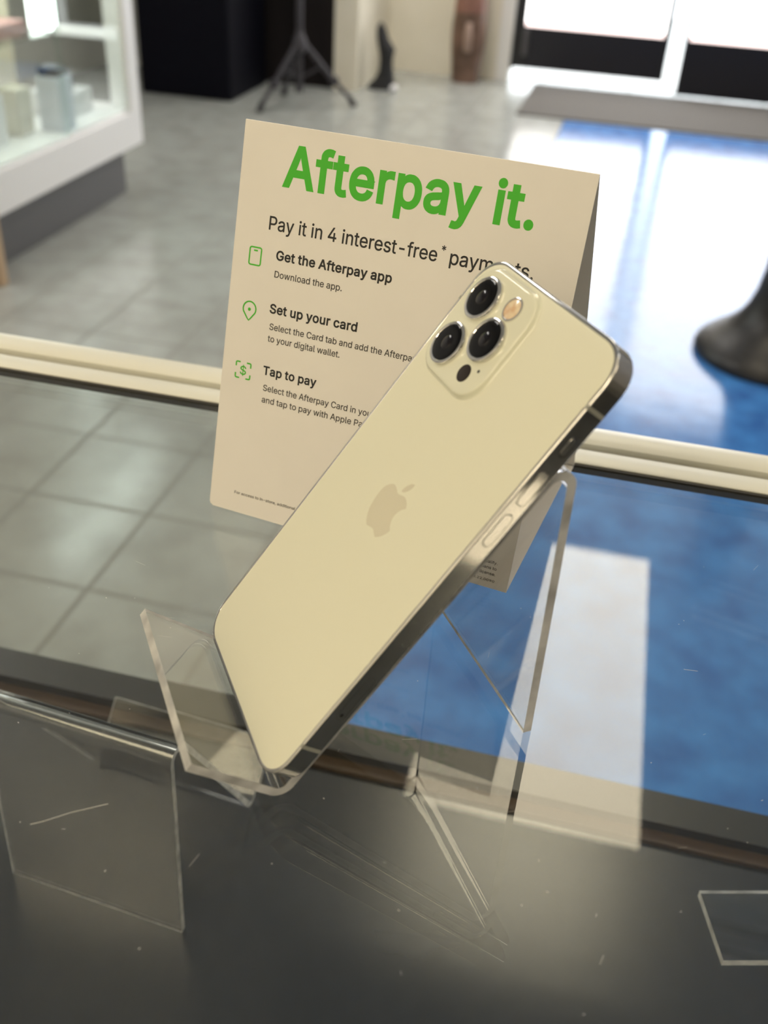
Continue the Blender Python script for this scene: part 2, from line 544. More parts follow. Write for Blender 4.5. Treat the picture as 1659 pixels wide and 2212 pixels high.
# meet of panel line and leg line
dl = (apex_leg - foot)
den = p_dir.x * dl.y - p_dir.y * dl.x
tt = ((foot - corner).x * dl.y - (foot - corner).y * dl.x) / den
meet = corner + p_dir * tt
pts = fillet([ledge_tip, corner, meet, foot], [3.9, 4.4], seg=10)
low = min(p.y for p in pts) - 1.5
pts = [Vector((p.x, p.y - low * max(0, 1 - p.x / 40) if p.x < 40 else p.y)) * mm for p in pts]
easel = thing('acrylic_easel', 'clear acrylic easel on the counter glass holding the white phone', 'easel',
              (PH_LOC.x, PH_LOC.y, 0), (0, 0, PH_YAW))
tag(bent_sheet(pts, 3 * mm, -34.1 * mm, 37.0 * mm).build('bent_sheet', [m_acr, m_cut], easel, smooth=25), None)

# stand on the deck under the glass, left
st_pts = fillet([(.112, .030), (.086, .0015), (.0075, .138), (.0015, .0)], [.005, .005], seg=8)
stand = thing('acrylic_stand', 'wide clear acrylic stand standing on the dark deck under the glass at left', 'stand',
              (-.0917, .2986, DECK), (0, 0, R(-16.4)))
bent_sheet(st_pts, 3 * mm, -.103, 0).build('bent_sheet', [m_acr, m_cut], stand, smooth=25)
# low riser on the deck, right
riser = thing('acrylic_riser', 'small clear acrylic riser on the dark deck at the right edge of the view', 'riser',
              (.1665, .2605, DECK), (0, 0, R(4)))
pl = MB()
L_ = [[(x, y, z) for x, y in ((.0, .0), (.09, .0), (.09, .036), (.0, .036))] for z in (.0615, .0655)]
pl.loft(L_)
pl.m = [1, 1, 1, 1, 0, 0]
pl.build('top_plate', [m_acr, m_cut], riser)
MB().box((.070, .006, 0), (.088, .030, .0613)).build('leg', m_acr, riser)

# ------------------------------------------------------------------ the phone
m_steel = mat('polished_steel', (.80, .79, .76), .07, metal=1.0)
noise_color(m_steel, (.74, .73, .70), (.84, .83, .80), scale=60)
m_back = mat('frosted_white_glass', (.80, .80, .645), .32, ior=1.5)
m_bump = mat('glossy_white_glass', (.80, .81, .66), .04, ior=1.5, coat=.6, coat_rough=.01)
m_emblem = mat('emblem_grey', (.70, .67, .53), .26, ior=1.5)
m_screen = mat('black_screen', (.004, .004, .005), .03)
m_band = mat('grey_plastic_band', (.34, .35, .31), .4)
m_dark = mat('dark_gap', (.01, .01, .01), .5)
m_lensblk = mat('lens_black', (.003, .003, .004), .04, ior=1.35)
m_lensin = mat('lens_inner', (.012, .011, .014), .2)
m_coatlens = mat('lens_coating', (.006, .005, .008), .05, ior=1.5)
m_flash = mat('flash_amber', (.85, .62, .38), .15, coat=1.0, coat_rough=.02)
noise_color(m_flash, (.75, .50, .30), (.90, .75, .52), scale=400, detail=1)
m_lidar = mat('sensor_dark', (.022, .014, .010), .06)
phone = thing('smartphone', 'white smartphone with a polished silver frame propped face down on the clear easel', 'smartphone', PH_LOC, (PH_TILT, 0, PH_YAW))
HW = PHW / 2
def ring(ins, z):
    r = 11.2 - ins
    return [(x * mm, y * mm, z * mm) for x, y in rrect(-HW + ins, ins, HW - ins, PHH - ins, r, n=14, p=2.15)]
fr = MB()
fr.loft([ring(a, z) for a, z in ((1.25, -.05), (1.2, .0), (.55, .02), (.22, -.06), (.05, -.25), (0, -.50), (0, -.56), (0, -.64), (0, -6.62), (0, -6.70), (0, -6.76), (.06, -7.05), (.3, -7.3), (.7, -7.38), (1.2, -7.38))], cap0=False, cap1=False)
frame = fr.build('frame', m_steel, phone, smooth=35)
bk = MB()
bk.loft([ring(a, z) for a, z in ((1.25, -.8), (1.25, -.06), (1.32, .0), (1.5, .02))])
back = bk.build('back_glass', m_back, phone, smooth=35)
sg = MB()
sg.loft([ring(a, z) for a, z in ((1.2, -6.9), (1.2, -7.36), (1.3, -7.42), (1.6, -7.44))])
sg.build('screen', m_screen, phone, smooth=35)
# antenna bands
for y in (143.4, 17.4):
    for s in (1, -1):
        b = MB()
        x0, x1 = (HW - .25, HW + .015) if s > 0 else (-HW - .015, -HW + .25)
        b.box((x0 * mm, (y - .65) * mm, -6.9 * mm), (x1 * mm, (y + .65) * mm, -.35 * mm))
        b.box(((HW - 1.1) * s * mm if s > 0 else -(HW - .12) * mm, (y - .65) * mm, -.10 * mm), ((HW - .12) * mm if s > 0 else -(HW - 1.1) * mm, (y + .65) * mm, .035 * mm))
        b.build('antenna_band', m_band, phone)
# side buttons (on the +x side): pill outline in (y, z)
def pill(y0, y1, w, zc, n=10):
    r = w / 2
    return rrect(y0, zc - r, y1, zc + r, r * .999, n=n)
def side_pill(name, y0, y1, w, zc, h0, h1, m, parent, bev=.25):
    L = []
    for ins, h in ((0, h0), (0, h1 - bev), (bev * .35, h1 - bev * .3), (bev, h1)):
        L.append([((HW + h) * mm, y * mm, z * mm) for y, z in pill(y0 + ins, y1 - ins, w - 2 * ins, zc)])
    return MB().loft(L).build(name, m, parent, smooth=14)
def side_slot(name, y0, y1, w, zc, m, parent, gap=.16, lift=.012):
    """thin ring of gap around a button"""
    o, i = pill(y0 - gap, y1 + gap, w + 2 * gap, zc), pill(y0, y1, w, zc)
    n = len(o)
    V = [((HW + lift) * mm, y * mm, z * mm) for y, z in o] + [((HW + lift) * mm, y * mm, z * mm) for y, z in i]
    return MB().add(V, [(k, (k + 1) % n, n + (k + 1) % n, n + k) for k in range(n)]).build(name, m, parent)
for y0, y1 in ((111.8, 123.2), (97.2, 108.2)):
    vb = side_pill('volume_button', y0, y1, 3.1, -3.75, -.3, .14, m_steel, phone, bev=.05)
    side_slot('button_gap', y0, y1, 3.1, -3.75, m_dark, vb, gap=.26)
ms = side_pill('mute_switch', 129.0, 135.1, 2.3, -3.9, -.3, .10, m_steel, phone, bev=.06)
side_slot('switch_gap', 129.0, 135.1, 2.3, -3.9, m_dark, ms, gap=.3)
sim = side_pill('card_tray', 30.0, 46.7, 2.7, -3.9, -.3, .012, m_steel, phone, bev=.01)
side_slot('tray_gap', 30.0, 46.7, 2.7, -3.9, m_dark, sim, gap=.10, lift=.014)
hb = MB().add([((HW + .02) * mm, (31.6 + .62 * math.cos(2 * math.pi * k / 20)) * mm, (-3.9 + .62 * math.sin(2 * math.pi * k / 20)) * mm) for k in range(20)], [tuple(range(20))])
hb.build('eject_hole', m_dark, sim)

# emblem
body = [(-5.1,87.7),(-4.1,88.0),(-2.9,87.9),(-1.6,87.5),(-.8,87.2),(0,87.1),(1,87.4),(2.3,87.9),(3.7,88.2),(4.9,88.0),(6.2,87.4),(7,86.7),(7.3,86.2),(6.3,85.2),(5.7,84.3),(5.3,83.2),(5.1,82.2),(5.2,81.1),(5.7,80),(6.4,79.1),(7.2,78.5),(8,78),(7.7,77.1),(7.1,75.9),(6.4,74.8),(5.5,73.8),(4.6,73),(3.9,72.8),(2.5,73.3),(1.5,73.7),(.3,73.7),(-1,73.3),(-2.5,72.8),(-3.1,72.9),(-4.3,73.6),(-5.2,74.4),(-6.1,75.5),(-6.9,76.8),(-7.3,78.1),(-7.6,79.4),(-7.9,81),(-8,82.7),(-7.8,84.2),(-7.3,85.5),(-6.4,86.7)]
leaf = [(.6,88.4),(.3,89.0),(.5,89.9),(1,91),(1.9,92.2),(2.7,92.8),(3.6,93.1),(3.75,92.3),(3.5,91.2),(2.9,90.1),(2,89.1),(1.2,88.6)]
eb = MB()
for l in (body, leaf):
    eb.add([(x * mm, y * mm, .034 * mm) for x, y in l], [tuple(range(len(l)))])
eb.build('emblem', m_emblem, phone)

# camera island
cam_ = MB()
def bring(ins, z):
    return [(x * mm, y * mm, z * mm) for x, y in rrect(-36.4 + ins, 120.0 + ins, .9 - ins, 158.6 - ins, 10.5 - ins, n=14, p=2.1)]
cam_.loft([bring(a, z) for a, z in ((-.6, -.05), (-.15, .06), (.25, .35), (.55, .9), (.75, 1.3), (1.1, 1.52), (1.7, 1.6))], cap0=False)
isl = cam_.build('camera_island', m_bump, phone, smooth=40)
def lens(x, y):
    c = (x * mm, y * mm, 1.6 * mm)
    rg = MB()
    prof = [(7.35, 0), (7.35, 1.15), (7.22, 1.38), (6.95, 1.5), (6.35, 1.5), (6.15, 1.35), (6.1, .9)]
    n = 56
    loops = [[(c[0] + r * mm * math.cos(2 * math.pi * i / n), c[1] + r * mm * math.sin(2 * math.pi * i / n), c[2] + z * mm) for i in range(n)] for r, z in prof]
    o = rg.loft(loops, cap0=False, cap1=False).build('lens_ring', m_steel, isl, smooth=35)
    d = MB()
    prof = [(6.12, .9), (6.1, 1.28), (5.7, 1.36), (4.8, 1.40), (3.0, 1.42), (.02, 1.43)]
    loops = [[(c[0] + r * mm * math.cos(2 * math.pi * i / n), c[1] + r * mm * math.sin(2 * math.pi * i / n), c[2] + z * mm) for i in range(n)] for r, z in prof]
    d.loft(loops, cap0=False)
    d.build('lens_glass', m_lensblk, isl, smooth=60)
    e = MB()
    prof = [(2.5, 1.40), (2.3, 1.50), (1.6, 1.62), (.8, 1.68), (.02, 1.70)]
    loops = [[(c[0] + r * mm * math.cos(2 * math.pi * i / 32), c[1] + r * mm * math.sin(2 * math.pi * i / 32), c[2] + z * mm) for i in range(32)] for r, z in prof]
    e.loft(loops, cap0=False).build('lens_element', m_coatlens, isl, smooth=60)
for x, y in ((-24.8, 147.7), (-24.8, 130.5), (-10.4, 138.9)):
    lens(x, y)
def disc(name, x, y, r, h, m, rim=None):
    d = MB().lathe([(r * mm, 0), (r * mm, h * .7 * mm), (r * .92 * mm, h * mm), (.02 * mm, h * mm)], (x * mm, y * mm, 1.58 * mm), n=40)
    o = d.build(name, m, isl, smooth=40)
    return o
ringf = MB()
n = 40
L = [[((-10.3 + r * math.cos(2 * math.pi * i / n)) * mm, (150.6 + r * math.sin(2 * math.pi * i / n)) * mm, z * mm) for i in range(n)] for r, z in ((4.0, 1.58), (3.95, 1.95), (3.7, 2.05), (3.35, 2.0), (3.3, 1.6))]
ringf.loft(L, cap0=False, cap1=False).build('flash_ring', m_steel, isl, smooth=35)
disc('flash', -10.3, 150.6, 3.3, .25, m_flash)
disc('depth_sensor', -9.9, 127.2, 2.95, .05, m_lidar)
disc('microphone_hole', -4.7, 130.6, .55, .05, m_dark)

# ------------------------------------------------------------------ lettering
SPACE = 188
GLYPHS = [
[0,36,447,[[194,-82,194,591,252,591,252,-82],[224,-17,202,-16,181,-14,160,-10,141,-5,125,1,108,10,93,20,80,30,68,43,57,55,49,71,41,85,36,101,32,118,29,145,110,145,114,127,117,117,120,108,124,101,129,93,135,86,143,80,152,75,159,71,169,67,179,63,190,61,201,59,212,58,224,57,237,58,249,59,261,61,273,64,283,68,293,72,301,77,310,83,317,89,323,97,328,105,332,112,335,121,337,130,338,139,337,147,335,155,333,162,330,167,326,174,321,179,315,184,308,189,301,193,293,197,243,214,182,231,157,239,135,248,114,259,96,271,81,283,68,298,57,315,49,332,45,352,44,372,45,390,48,407,52,423,60,437,68,453,79,465,91,477,104,487,117,497,135,506,151,512,169,517,188,521,208,523,227,524,247,523,267,521,285,517,303,512,319,506,336,497,349,487,362,477,373,466,383,454,392,439,400,425,404,410,407,395,410,370,330,370,327,391,322,403,317,413,308,422,297,431,286,438,272,443,257,447,242,450,225,451,212,450,201,449,190,447,181,444,170,440,161,436,154,432,146,426,141,420,135,413,131,408,128,399,125,392,124,384,123,376,124,367,126,358,129,351,131,345,137,340,143,333,150,328,157,323,164,319,172,316,214,301,266,287,315,272,324,267,334,262,345,256,355,251,364,244,372,237,381,229,388,220,395,212,402,201,407,190,411,180,414,167,416,152,416,139,415,122,413,105,408,89,401,74,393,59,383,46,371,33,358,22,343,12,326,3,309,-4,290,-10,269,-14,246,-16]]],
[0,42,453,[[193,215,198,316,111,261,78,318,168,365,78,412,111,470,198,415,193,517,258,517,254,415,340,470,373,412,283,365,373,318,340,261,254,316,258,215]]],
[0,44,188,[[28,-127,61,79,148,79,90,-127]]],
[0,45,453,[[345,252,345,180,106,180,106,252]]],
[0,46,188,[[95,-12,87,-12,79,-10,72,-8,64,-2,58,3,52,9,46,17,44,25,42,33,42,41,42,49,44,57,46,65,52,73,58,79,64,84,70,89,78,93,87,94,95,95,104,94,113,93,121,89,127,84,134,79,139,73,143,65,147,57,148,49,149,41,148,33,147,25,143,17,139,9,134,3,127,-2,119,-8,112,-10,104,-12]]],
[0,48,453,[[227,-15,204,-14,182,-10,162,-4,143,6,125,18,109,32,95,48,82,66,70,88,61,110,53,136,47,162,43,191,41,222,40,254,41,286,43,317,47,346,53,372,61,398,70,420,82,442,95,460,109,477,125,490,143,503,162,512,182,519,204,522,227,524,250,522,271,519,291,512,310,503,328,490,344,477,358,460,371,442,383,420,392,398,400,372,406,346,410,317,412,286,413,254,412,222,410,191,406,162,400,136,392,110,383,88,371,66,358,48,345,32,328,18,312,6,292,-4,271,-10,250,-14],[227,58,240,58,253,61,264,65,274,71,285,80,294,89,302,102,310,114,316,129,322,146,327,165,331,185,334,205,335,229,336,254,335,279,334,303,331,324,327,344,322,363,316,379,310,395,302,407,294,420,285,429,274,438,264,444,253,448,240,451,227,452,213,451,200,448,189,444,179,438,168,429,159,420,151,407,143,395,137,379,131,363,126,344,122,324,119,303,118,279,117,254,118,229,119,205,122,185,126,165,131,146,137,129,143,114,151,102,159,89,168,80,179,71,189,65,200,61,213,58]]],
[0,50,453,[[56,-8,56,50,228,234,276,287,283,297,290,306,295,314,299,321,303,330,306,338,309,346,311,355,312,362,312,371,312,382,310,390,308,399,304,407,301,414,296,421,290,427,284,433,277,438,270,442,261,445,253,448,244,450,234,451,224,452,212,451,203,450,193,447,184,444,176,440,169,436,161,430,156,424,150,417,146,410,143,401,139,393,137,382,135,373,135,354,58,354,58,380,61,399,65,416,71,431,79,446,89,461,99,474,112,484,124,495,140,503,155,511,172,517,188,520,206,523,225,524,243,523,262,521,279,517,294,511,309,504,324,494,337,485,349,474,358,463,368,450,376,435,382,421,386,405,388,388,389,372,389,361,387,348,385,337,383,326,379,315,374,304,368,293,361,279,351,266,342,254,273,175,172,68,397,65,397,-8]]],
[0,52,453,[[32,97,32,160,242,517,325,517,123,174,421,171,421,97],[274,-8,274,121,274,146,274,326,351,326,351,-8]]],
[0,57,453,[[226,524,246,523,264,520,281,516,298,510,315,501,329,491,342,480,355,467,366,454,375,437,383,422,389,405,394,386,396,366,397,347,396,332,394,316,391,300,386,284,381,267,373,250,363,231,351,209,338,187,321,163,205,-8,114,-8,296,256,320,256,311,239,308,231,303,226,298,220,293,215,287,210,281,206,275,201,267,197,260,194,253,191,244,189,235,188,226,187,218,187,200,187,181,190,165,194,148,199,134,207,119,216,107,226,95,238,84,250,76,266,68,280,63,297,59,314,56,333,56,352,56,370,59,390,63,407,69,424,78,441,88,455,98,468,111,481,123,491,139,501,155,510,172,516,188,520,207,523],[226,452,215,452,206,450,196,447,187,443,178,439,170,434,163,427,156,420,150,412,145,404,142,394,138,384,135,373,134,364,133,352,134,339,135,329,138,319,142,309,145,298,150,291,156,283,163,276,170,269,178,264,187,260,195,256,206,254,216,252,226,251,237,252,247,254,257,256,266,260,274,264,282,269,290,276,296,282,303,291,307,298,311,308,315,317,317,329,319,338,319,350,319,363,317,373,315,384,311,394,307,404,302,412,297,420,290,427,282,434,274,439,266,443,256,447,247,450,238,452]]],
[0,65,480,[[5,-8,195,517,281,517,474,-8,389,-8,279,299,256,369,221,486,256,486,221,369,199,299,91,-8],[102,134,102,207,378,207,378,134]]],
[0,67,510,[[267,-15,242,-14,215,-10,191,-3,168,5,145,18,126,33,107,49,91,68,75,88,63,112,51,137,43,164,37,191,33,223,32,254,33,285,37,317,43,345,51,372,63,396,75,420,91,441,107,460,126,476,145,491,168,503,191,512,215,518,241,522,267,524,283,523,299,522,314,519,328,516,343,512,357,507,370,502,384,494,396,485,407,477,418,468,429,457,438,447,446,435,455,423,462,409,469,395,474,381,478,366,483,340,402,340,398,357,395,365,392,375,387,381,382,390,378,397,372,404,366,411,360,417,352,422,345,427,338,430,330,434,321,438,313,441,304,443,295,445,286,447,277,448,267,448,250,447,233,444,218,439,202,433,189,425,174,416,162,405,151,391,141,376,133,361,125,342,119,323,115,302,112,279,111,254,112,229,115,207,119,186,125,166,133,148,141,132,151,117,163,104,175,93,189,83,202,76,218,69,234,65,250,62,267,61,277,61,287,62,296,63,304,65,312,68,321,71,330,75,338,79,345,82,352,87,360,92,366,99,372,104,378,112,382,119,387,128,392,134,395,144,398,152,402,168,483,168,478,143,474,128,469,114,462,100,455,86,446,74,438,62,429,52,418,41,407,32,396,24,384,15,370,7,357,2,344,-3,329,-8,314,-11,299,-13,283,-14]]],
[0,68,503,[[219,-8,88,-8,88,65,215,65,239,66,259,69,280,74,298,80,313,88,328,97,342,109,354,122,363,137,371,152,378,171,384,189,388,210,390,231,391,255,390,279,388,301,384,321,378,339,371,358,363,372,354,387,342,401,330,412,315,421,300,429,283,435,263,440,244,443,221,444,85,444,85,517,225,517,254,515,282,512,309,506,334,497,357,485,378,471,396,456,413,437,428,418,440,394,452,370,459,344,465,316,468,286,470,255,468,224,465,194,459,166,451,139,440,116,428,92,412,72,395,54,376,38,354,24,331,12,305,3,279,-3,249,-7],[133,517,133,-8,52,-8,52,517]]],
[0,70,410,[[52,-8,52,517,377,517,377,444,133,444,133,286,354,286,354,213,133,213,133,-8]]],
[0,76,393,[[52,-8,52,517,133,517,133,65,369,65,369,-8]]],
[0,77,629,[[52,-8,52,517,157,517,285,190,295,162,307,126,319,86,333,41,296,41,310,86,322,124,334,161,344,190,471,517,576,517,576,-8,496,-8,496,291,496,327,497,369,498,413,499,465,524,465,506,406,490,360,475,319,464,288,347,-8,281,-8,162,288,151,318,137,358,121,405,101,465,127,465,128,416,129,372,130,328,130,291,130,-8]]],
[0,80,445,[[52,-8,52,517,235,517,258,516,281,513,300,509,319,503,335,494,352,485,365,474,377,461,387,449,397,433,405,418,410,401,414,385,416,365,417,348,416,330,414,311,410,294,405,277,397,262,387,246,377,234,365,221,352,210,335,200,319,191,300,185,280,181,258,179,235,178,101,178,101,250,233,250,247,251,261,253,273,255,284,259,293,263,301,268,310,275,316,281,321,289,325,297,329,306,332,316,335,327,336,336,336,348,336,359,335,369,332,380,329,389,325,399,321,406,316,414,310,420,301,427,294,432,283,435,273,439,261,442,248,443,232,444,133,444,133,-8]]],
[0,83,447,[[224,-17,202,-16,181,-14,160,-10,141,-5,125,1,108,10,93,20,80,30,68,43,57,55,49,71,41,85,36,101,32,118,29,145,110,145,114,127,117,117,120,108,124,101,129,93,135,86,143,80,152,75,159,71,169,67,179,63,190,61,201,59,212,58,224,57,237,58,249,59,261,61,273,64,283,68,293,72,301,77,310,83,317,89,323,97,328,105,332,112,335,121,337,130,338,139,337,147,335,155,333,162,330,167,326,174,321,179,315,184,308,189,301,193,293,197,243,214,182,231,157,239,135,248,114,259,96,271,81,283,68,298,57,315,49,332,45,352,44,372,45,390,48,407,52,423,60,437,68,453,79,465,91,477,104,487,117,497,135,506,151,512,169,517,188,521,208,523,227,524,247,523,267,521,285,517,303,512,319,506,336,497,349,487,362,477,373,466,383,454,392,439,400,425,404,410,407,395,410,370,330,370,327,391,322,403,317,413,308,422,297,431,286,438,272,443,257,447,242,450,225,451,212,450,201,449,190,447,181,444,170,440,161,436,154,432,146,426,141,420,135,413,131,408,128,399,125,392,124,384,123,376,124,367,126,358,129,351,131,345,137,340,143,333,150,328,157,323,164,319,172,316,214,301,266,287,315,272,324,267,334,262,345,256,355,251,364,244,372,237,381,229,388,220,395,212,402,201,407,190,411,180,414,167,416,152,416,139,415,122,413,105,408,89,401,74,393,59,383,46,371,33,358,22,343,12,326,3,309,-4,290,-10,269,-14,246,-16]]],
[0,85,518,[[259,-16,235,-15,212,-12,190,-8,169,-1,151,8,132,18,116,31,102,45,89,59,78,76,68,94,61,111,56,131,53,153,52,173,52,517,132,517,132,178,133,165,135,152,138,140,143,128,148,116,154,107,162,97,170,89,181,81,190,75,203,70,215,65,229,62,243,60,259,60,275,60,288,62,303,65,315,70,328,75,337,81,347,89,356,97,364,107,370,116,374,128,379,140,382,152,384,165,385,178,385,517,465,517,465,173,464,153,461,131,456,111,449,94,440,76,428,59,416,45,401,31,385,18,366,8,348,-1,327,-8,305,-12,282,-15]]],
[0,97,390,[[160,-17,145,-16,131,-14,117,-12,103,-8,91,-3,78,4,68,12,58,20,49,30,42,40,33,52,29,64,25,78,23,92,22,108,23,120,24,133,27,146,31,155,36,166,43,174,49,182,57,188,64,194,74,200,83,205,92,210,103,213,113,216,123,219,177,228,233,235,241,236,247,237,252,239,258,241,261,242,264,244,265,246,266,248,267,251,268,255,267,265,266,272,264,280,262,287,260,294,257,298,252,304,248,308,242,311,237,314,229,317,222,320,214,321,205,322,196,323,185,322,176,321,168,320,160,317,152,314,145,312,140,309,133,304,128,300,124,295,119,291,115,285,112,280,110,276,105,264,30,286,39,307,46,322,55,333,63,343,74,352,83,361,96,367,107,373,118,379,130,383,143,387,156,389,168,391,182,392,194,392,240,387,251,385,261,382,271,378,281,373,291,366,299,360,307,353,316,344,323,335,329,323,335,312,339,299,342,285,344,268,345,251,345,-8,269,-8,269,50,281,50,258,20,251,13,244,8,237,2,227,-3,218,-7,208,-10,197,-13,185,-15,172,-16],[170,53,183,54,194,56,205,58,215,62,225,66,232,70,240,77,246,83,252,90,256,97,260,105,263,114,266,121,267,130,268,138,268,177,262,174,233,168,201,163,177,160,137,151,130,149,125,146,119,142,113,138,109,134,106,129,104,125,102,119,100,112,100,105,100,97,101,92,103,87,105,82,108,77,112,73,116,69,122,65,126,62,133,60,139,58,147,56,154,55,162,54]]],
[0,98,425,[[229,-16,216,-16,203,-14,190,-12,179,-9,168,-3,159,2,151,8,144,13,137,20,132,26,109,57,120,57,120,-8,45,-8,45,517,122,517,122,321,109,321,131,351,138,358,144,363,150,369,158,375,168,380,178,385,189,388,202,391,215,392,229,392,248,391,267,389,285,384,301,377,318,368,332,356,345,343,357,330,368,314,378,296,385,277,391,257,395,235,397,212,398,189,397,165,395,142,391,120,385,100,378,81,368,63,357,47,346,34,332,21,318,10,301,-1,285,-7,268,-12,249,-15],[220,55,233,56,245,58,255,62,266,66,274,72,284,80,291,88,297,98,303,107,308,120,312,132,316,146,318,159,320,174,320,189,320,205,318,219,316,232,312,246,308,258,304,270,298,279,291,289,283,297,275,305,267,311,256,315,245,319,233,321,220,322,208,321,196,319,185,315,174,311,166,306,157,298,150,291,143,281,137,272,133,260,129,248,125,234,123,220,121,206,121,189,121,173,123,158,125,144,129,130,133,118,138,106,144,97,150,87,157,79,167,71,175,65,186,61,196,58,208,55]]],
[0,99,396,[[207,-16,186,-15,166,-12,147,-7,130,0,112,9,97,21,82,33,70,48,58,63,49,82,40,100,34,121,30,142,27,165,26,187,27,211,30,234,34,255,40,276,49,294,58,313,70,328,82,343,97,355,112,367,130,377,147,384,166,388,186,391,207,392,218,392,229,391,241,390,252,388,262,385,273,382,282,378,291,373,301,368,310,362,318,356,325,350,333,343,340,335,346,327,352,318,357,309,363,299,366,290,373,272,298,252,283,284,265,305,239,317,207,322,194,321,181,319,170,315,159,310,150,304,142,296,133,287,127,277,121,268,116,255,112,243,109,229,106,216,105,203,104,187,105,173,106,159,109,146,112,133,116,120,121,108,127,99,133,88,141,80,150,72,159,66,170,61,181,58,194,55,207,54,240,60,266,72,285,94,299,127,373,108,368,89,364,80,359,70,354,60,347,51,341,43,335,36,327,28,319,21,311,15,302,9,293,4,283,-2,274,-5,263,-9,253,-11,242,-13,230,-15,218,-16]]],
[0,100,425,[[195,-16,176,-15,157,-12,139,-7,123,-1,106,10,93,21,79,34,68,47,56,63,47,81,39,100,34,120,29,142,27,165,26,189,27,212,29,235,34,257,39,277,48,296,57,313,68,330,79,343,93,356,107,368,124,377,140,384,157,389,177,391,196,392,209,392,224,391,235,388,247,385,256,380,266,375,274,369,281,363,288,358,293,351,315,321,303,321,303,517,380,517,380,-8,305,-8,305,57,316,57,293,26,287,19,280,13,273,8,266,2,256,-3,246,-9,235,-12,222,-14,209,-16],[205,55,217,55,228,58,239,61,250,65,258,71,266,79,274,87,281,97,286,106,291,118,296,130,299,144,302,158,303,173,304,189,303,206,302,220,299,234,296,248,292,260,287,272,281,281,275,291,268,298,258,306,250,311,239,315,229,319,217,321,205,322,192,321,180,319,169,315,158,311,150,305,140,297,133,289,127,279,121,270,116,258,112,246,109,232,106,219,105,205,104,189,105,174,106,159,109,146,112,132,117,120,122,107,127,98,134,88,142,80,150,72,158,66,169,62,180,58,192,56]]],
[0,101,404,[[212,-16,191,-15,168,-12,148,-7,130,0,112,9,97,21,82,33,70,48,58,63,49,82,40,100,34,120,30,142,27,164,26,187,27,210,30,232,34,254,40,274,47,293,57,312,69,327,81,341,95,355,110,366,128,376,145,383,164,388,184,391,205,392,218,392,231,391,244,389,256,386,269,382,280,377,292,371,304,363,314,355,324,347,334,336,343,326,351,312,359,299,365,285,370,269,374,252,377,234,379,214,379,194,379,161,67,161,67,229,364,229,303,188,301,217,300,230,297,242,294,255,290,266,285,277,280,285,273,294,266,301,258,308,250,312,239,316,229,320,218,321,205,322,193,321,181,319,170,316,159,312,151,307,142,300,135,292,127,285,122,275,116,267,112,256,109,245,106,233,104,223,104,211,104,178,105,161,106,147,109,134,113,121,117,109,123,100,130,90,138,82,146,74,154,68,165,64,175,60,188,57,200,55,212,54,221,54,229,55,236,56,244,58,251,61,258,64,265,66,269,69,275,74,279,79,284,83,289,89,292,95,296,101,301,115,375,97,369,76,363,65,357,53,349,43,341,33,331,25,321,17,311,9,298,3,286,-4,272,-8,258,-12,243,-14,227,-16]]],
[0,102,254,[[236,387,236,319,-2,319,-2,387],[73,-8,73,432,73,444,75,458,78,470,83,480,90,491,96,499,104,508,112,514,121,521,132,527,142,531,153,534,165,536,176,537,187,538,224,535,253,526,232,458,213,464,195,466,185,465,177,464,170,461,165,458,160,455,157,449,154,444,152,436,150,428,150,419,150,-8]]],
[0,103,425,[[207,-159,191,-158,175,-157,158,-155,145,-152,131,-148,119,-143,108,-137,95,-131,86,-123,77,-116,68,-109,61,-100,55,-91,48,-83,41,-66,103,-31,128,-61,132,-65,138,-70,144,-74,149,-77,157,-80,166,-84,175,-86,184,-88,195,-89,207,-89,225,-88,239,-86,253,-81,267,-76,277,-69,287,-60,294,-50,299,-37,302,-23,303,-6,303,66,315,66,293,36,286,30,280,24,273,19,265,13,255,8,246,4,235,1,222,-1,209,-3,195,-3,177,-2,158,0,140,5,125,11,108,20,94,30,81,41,68,55,57,69,47,87,40,105,34,124,30,146,27,168,26,191,27,214,29,237,34,258,39,278,48,296,57,315,68,330,80,343,93,356,107,368,124,377,140,384,158,389,178,391,196,392,210,392,223,391,236,388,247,385,256,380,266,375,275,369,282,364,289,357,294,351,317,321,305,321,305,387,380,387,380,-9,380,-28,377,-48,372,-65,365,-80,357,-95,347,-107,335,-118,323,-128,308,-136,294,-144,277,-149,261,-153,243,-156,225,-158],[205,67,217,68,229,70,241,73,251,77,259,82,268,88,275,95,282,104,287,113,292,124,296,135,300,149,302,162,304,176,304,193,304,208,302,222,300,236,297,249,292,261,288,273,282,281,275,291,268,299,259,306,251,312,240,315,229,319,217,321,205,322,192,321,180,319,169,315,158,311,150,306,142,298,134,290,127,280,122,271,117,259,112,248,109,234,106,221,105,208,104,193,105,177,106,163,109,150,112,138,117,126,121,114,127,106,134,96,141,89,150,82,159,77,170,73,180,70,192,68]]],
[0,104,410,[[122,227,122,-8,45,-8,45,517,122,517,122,279,91,279,102,310,112,329,123,344,134,358,147,369,162,377,177,384,193,389,211,392,227,392,242,392,259,390,272,387,286,382,298,376,311,368,321,359,332,349,341,338,348,324,355,310,359,295,362,277,364,259,365,240,365,-8,288,-8,288,235,287,251,284,266,280,278,274,289,267,299,258,307,249,313,237,317,224,320,210,321,199,321,191,319,181,317,173,314,164,310,157,306,150,300,144,294,138,286,133,280,130,270,126,261,124,250,122,240]]],
[0,105,167,[[45,-8,45,387,122,387,122,-8],[84,435,76,435,68,437,62,439,54,444,48,449,42,455,39,461,35,468,34,476,33,483,34,491,35,499,39,506,43,512,49,518,54,523,62,526,68,530,76,531,84,532,92,531,100,530,106,526,113,523,120,518,124,512,129,506,132,499,134,491,134,483,134,476,132,468,129,461,124,455,120,450,114,444,106,439,100,437,92,435]]],
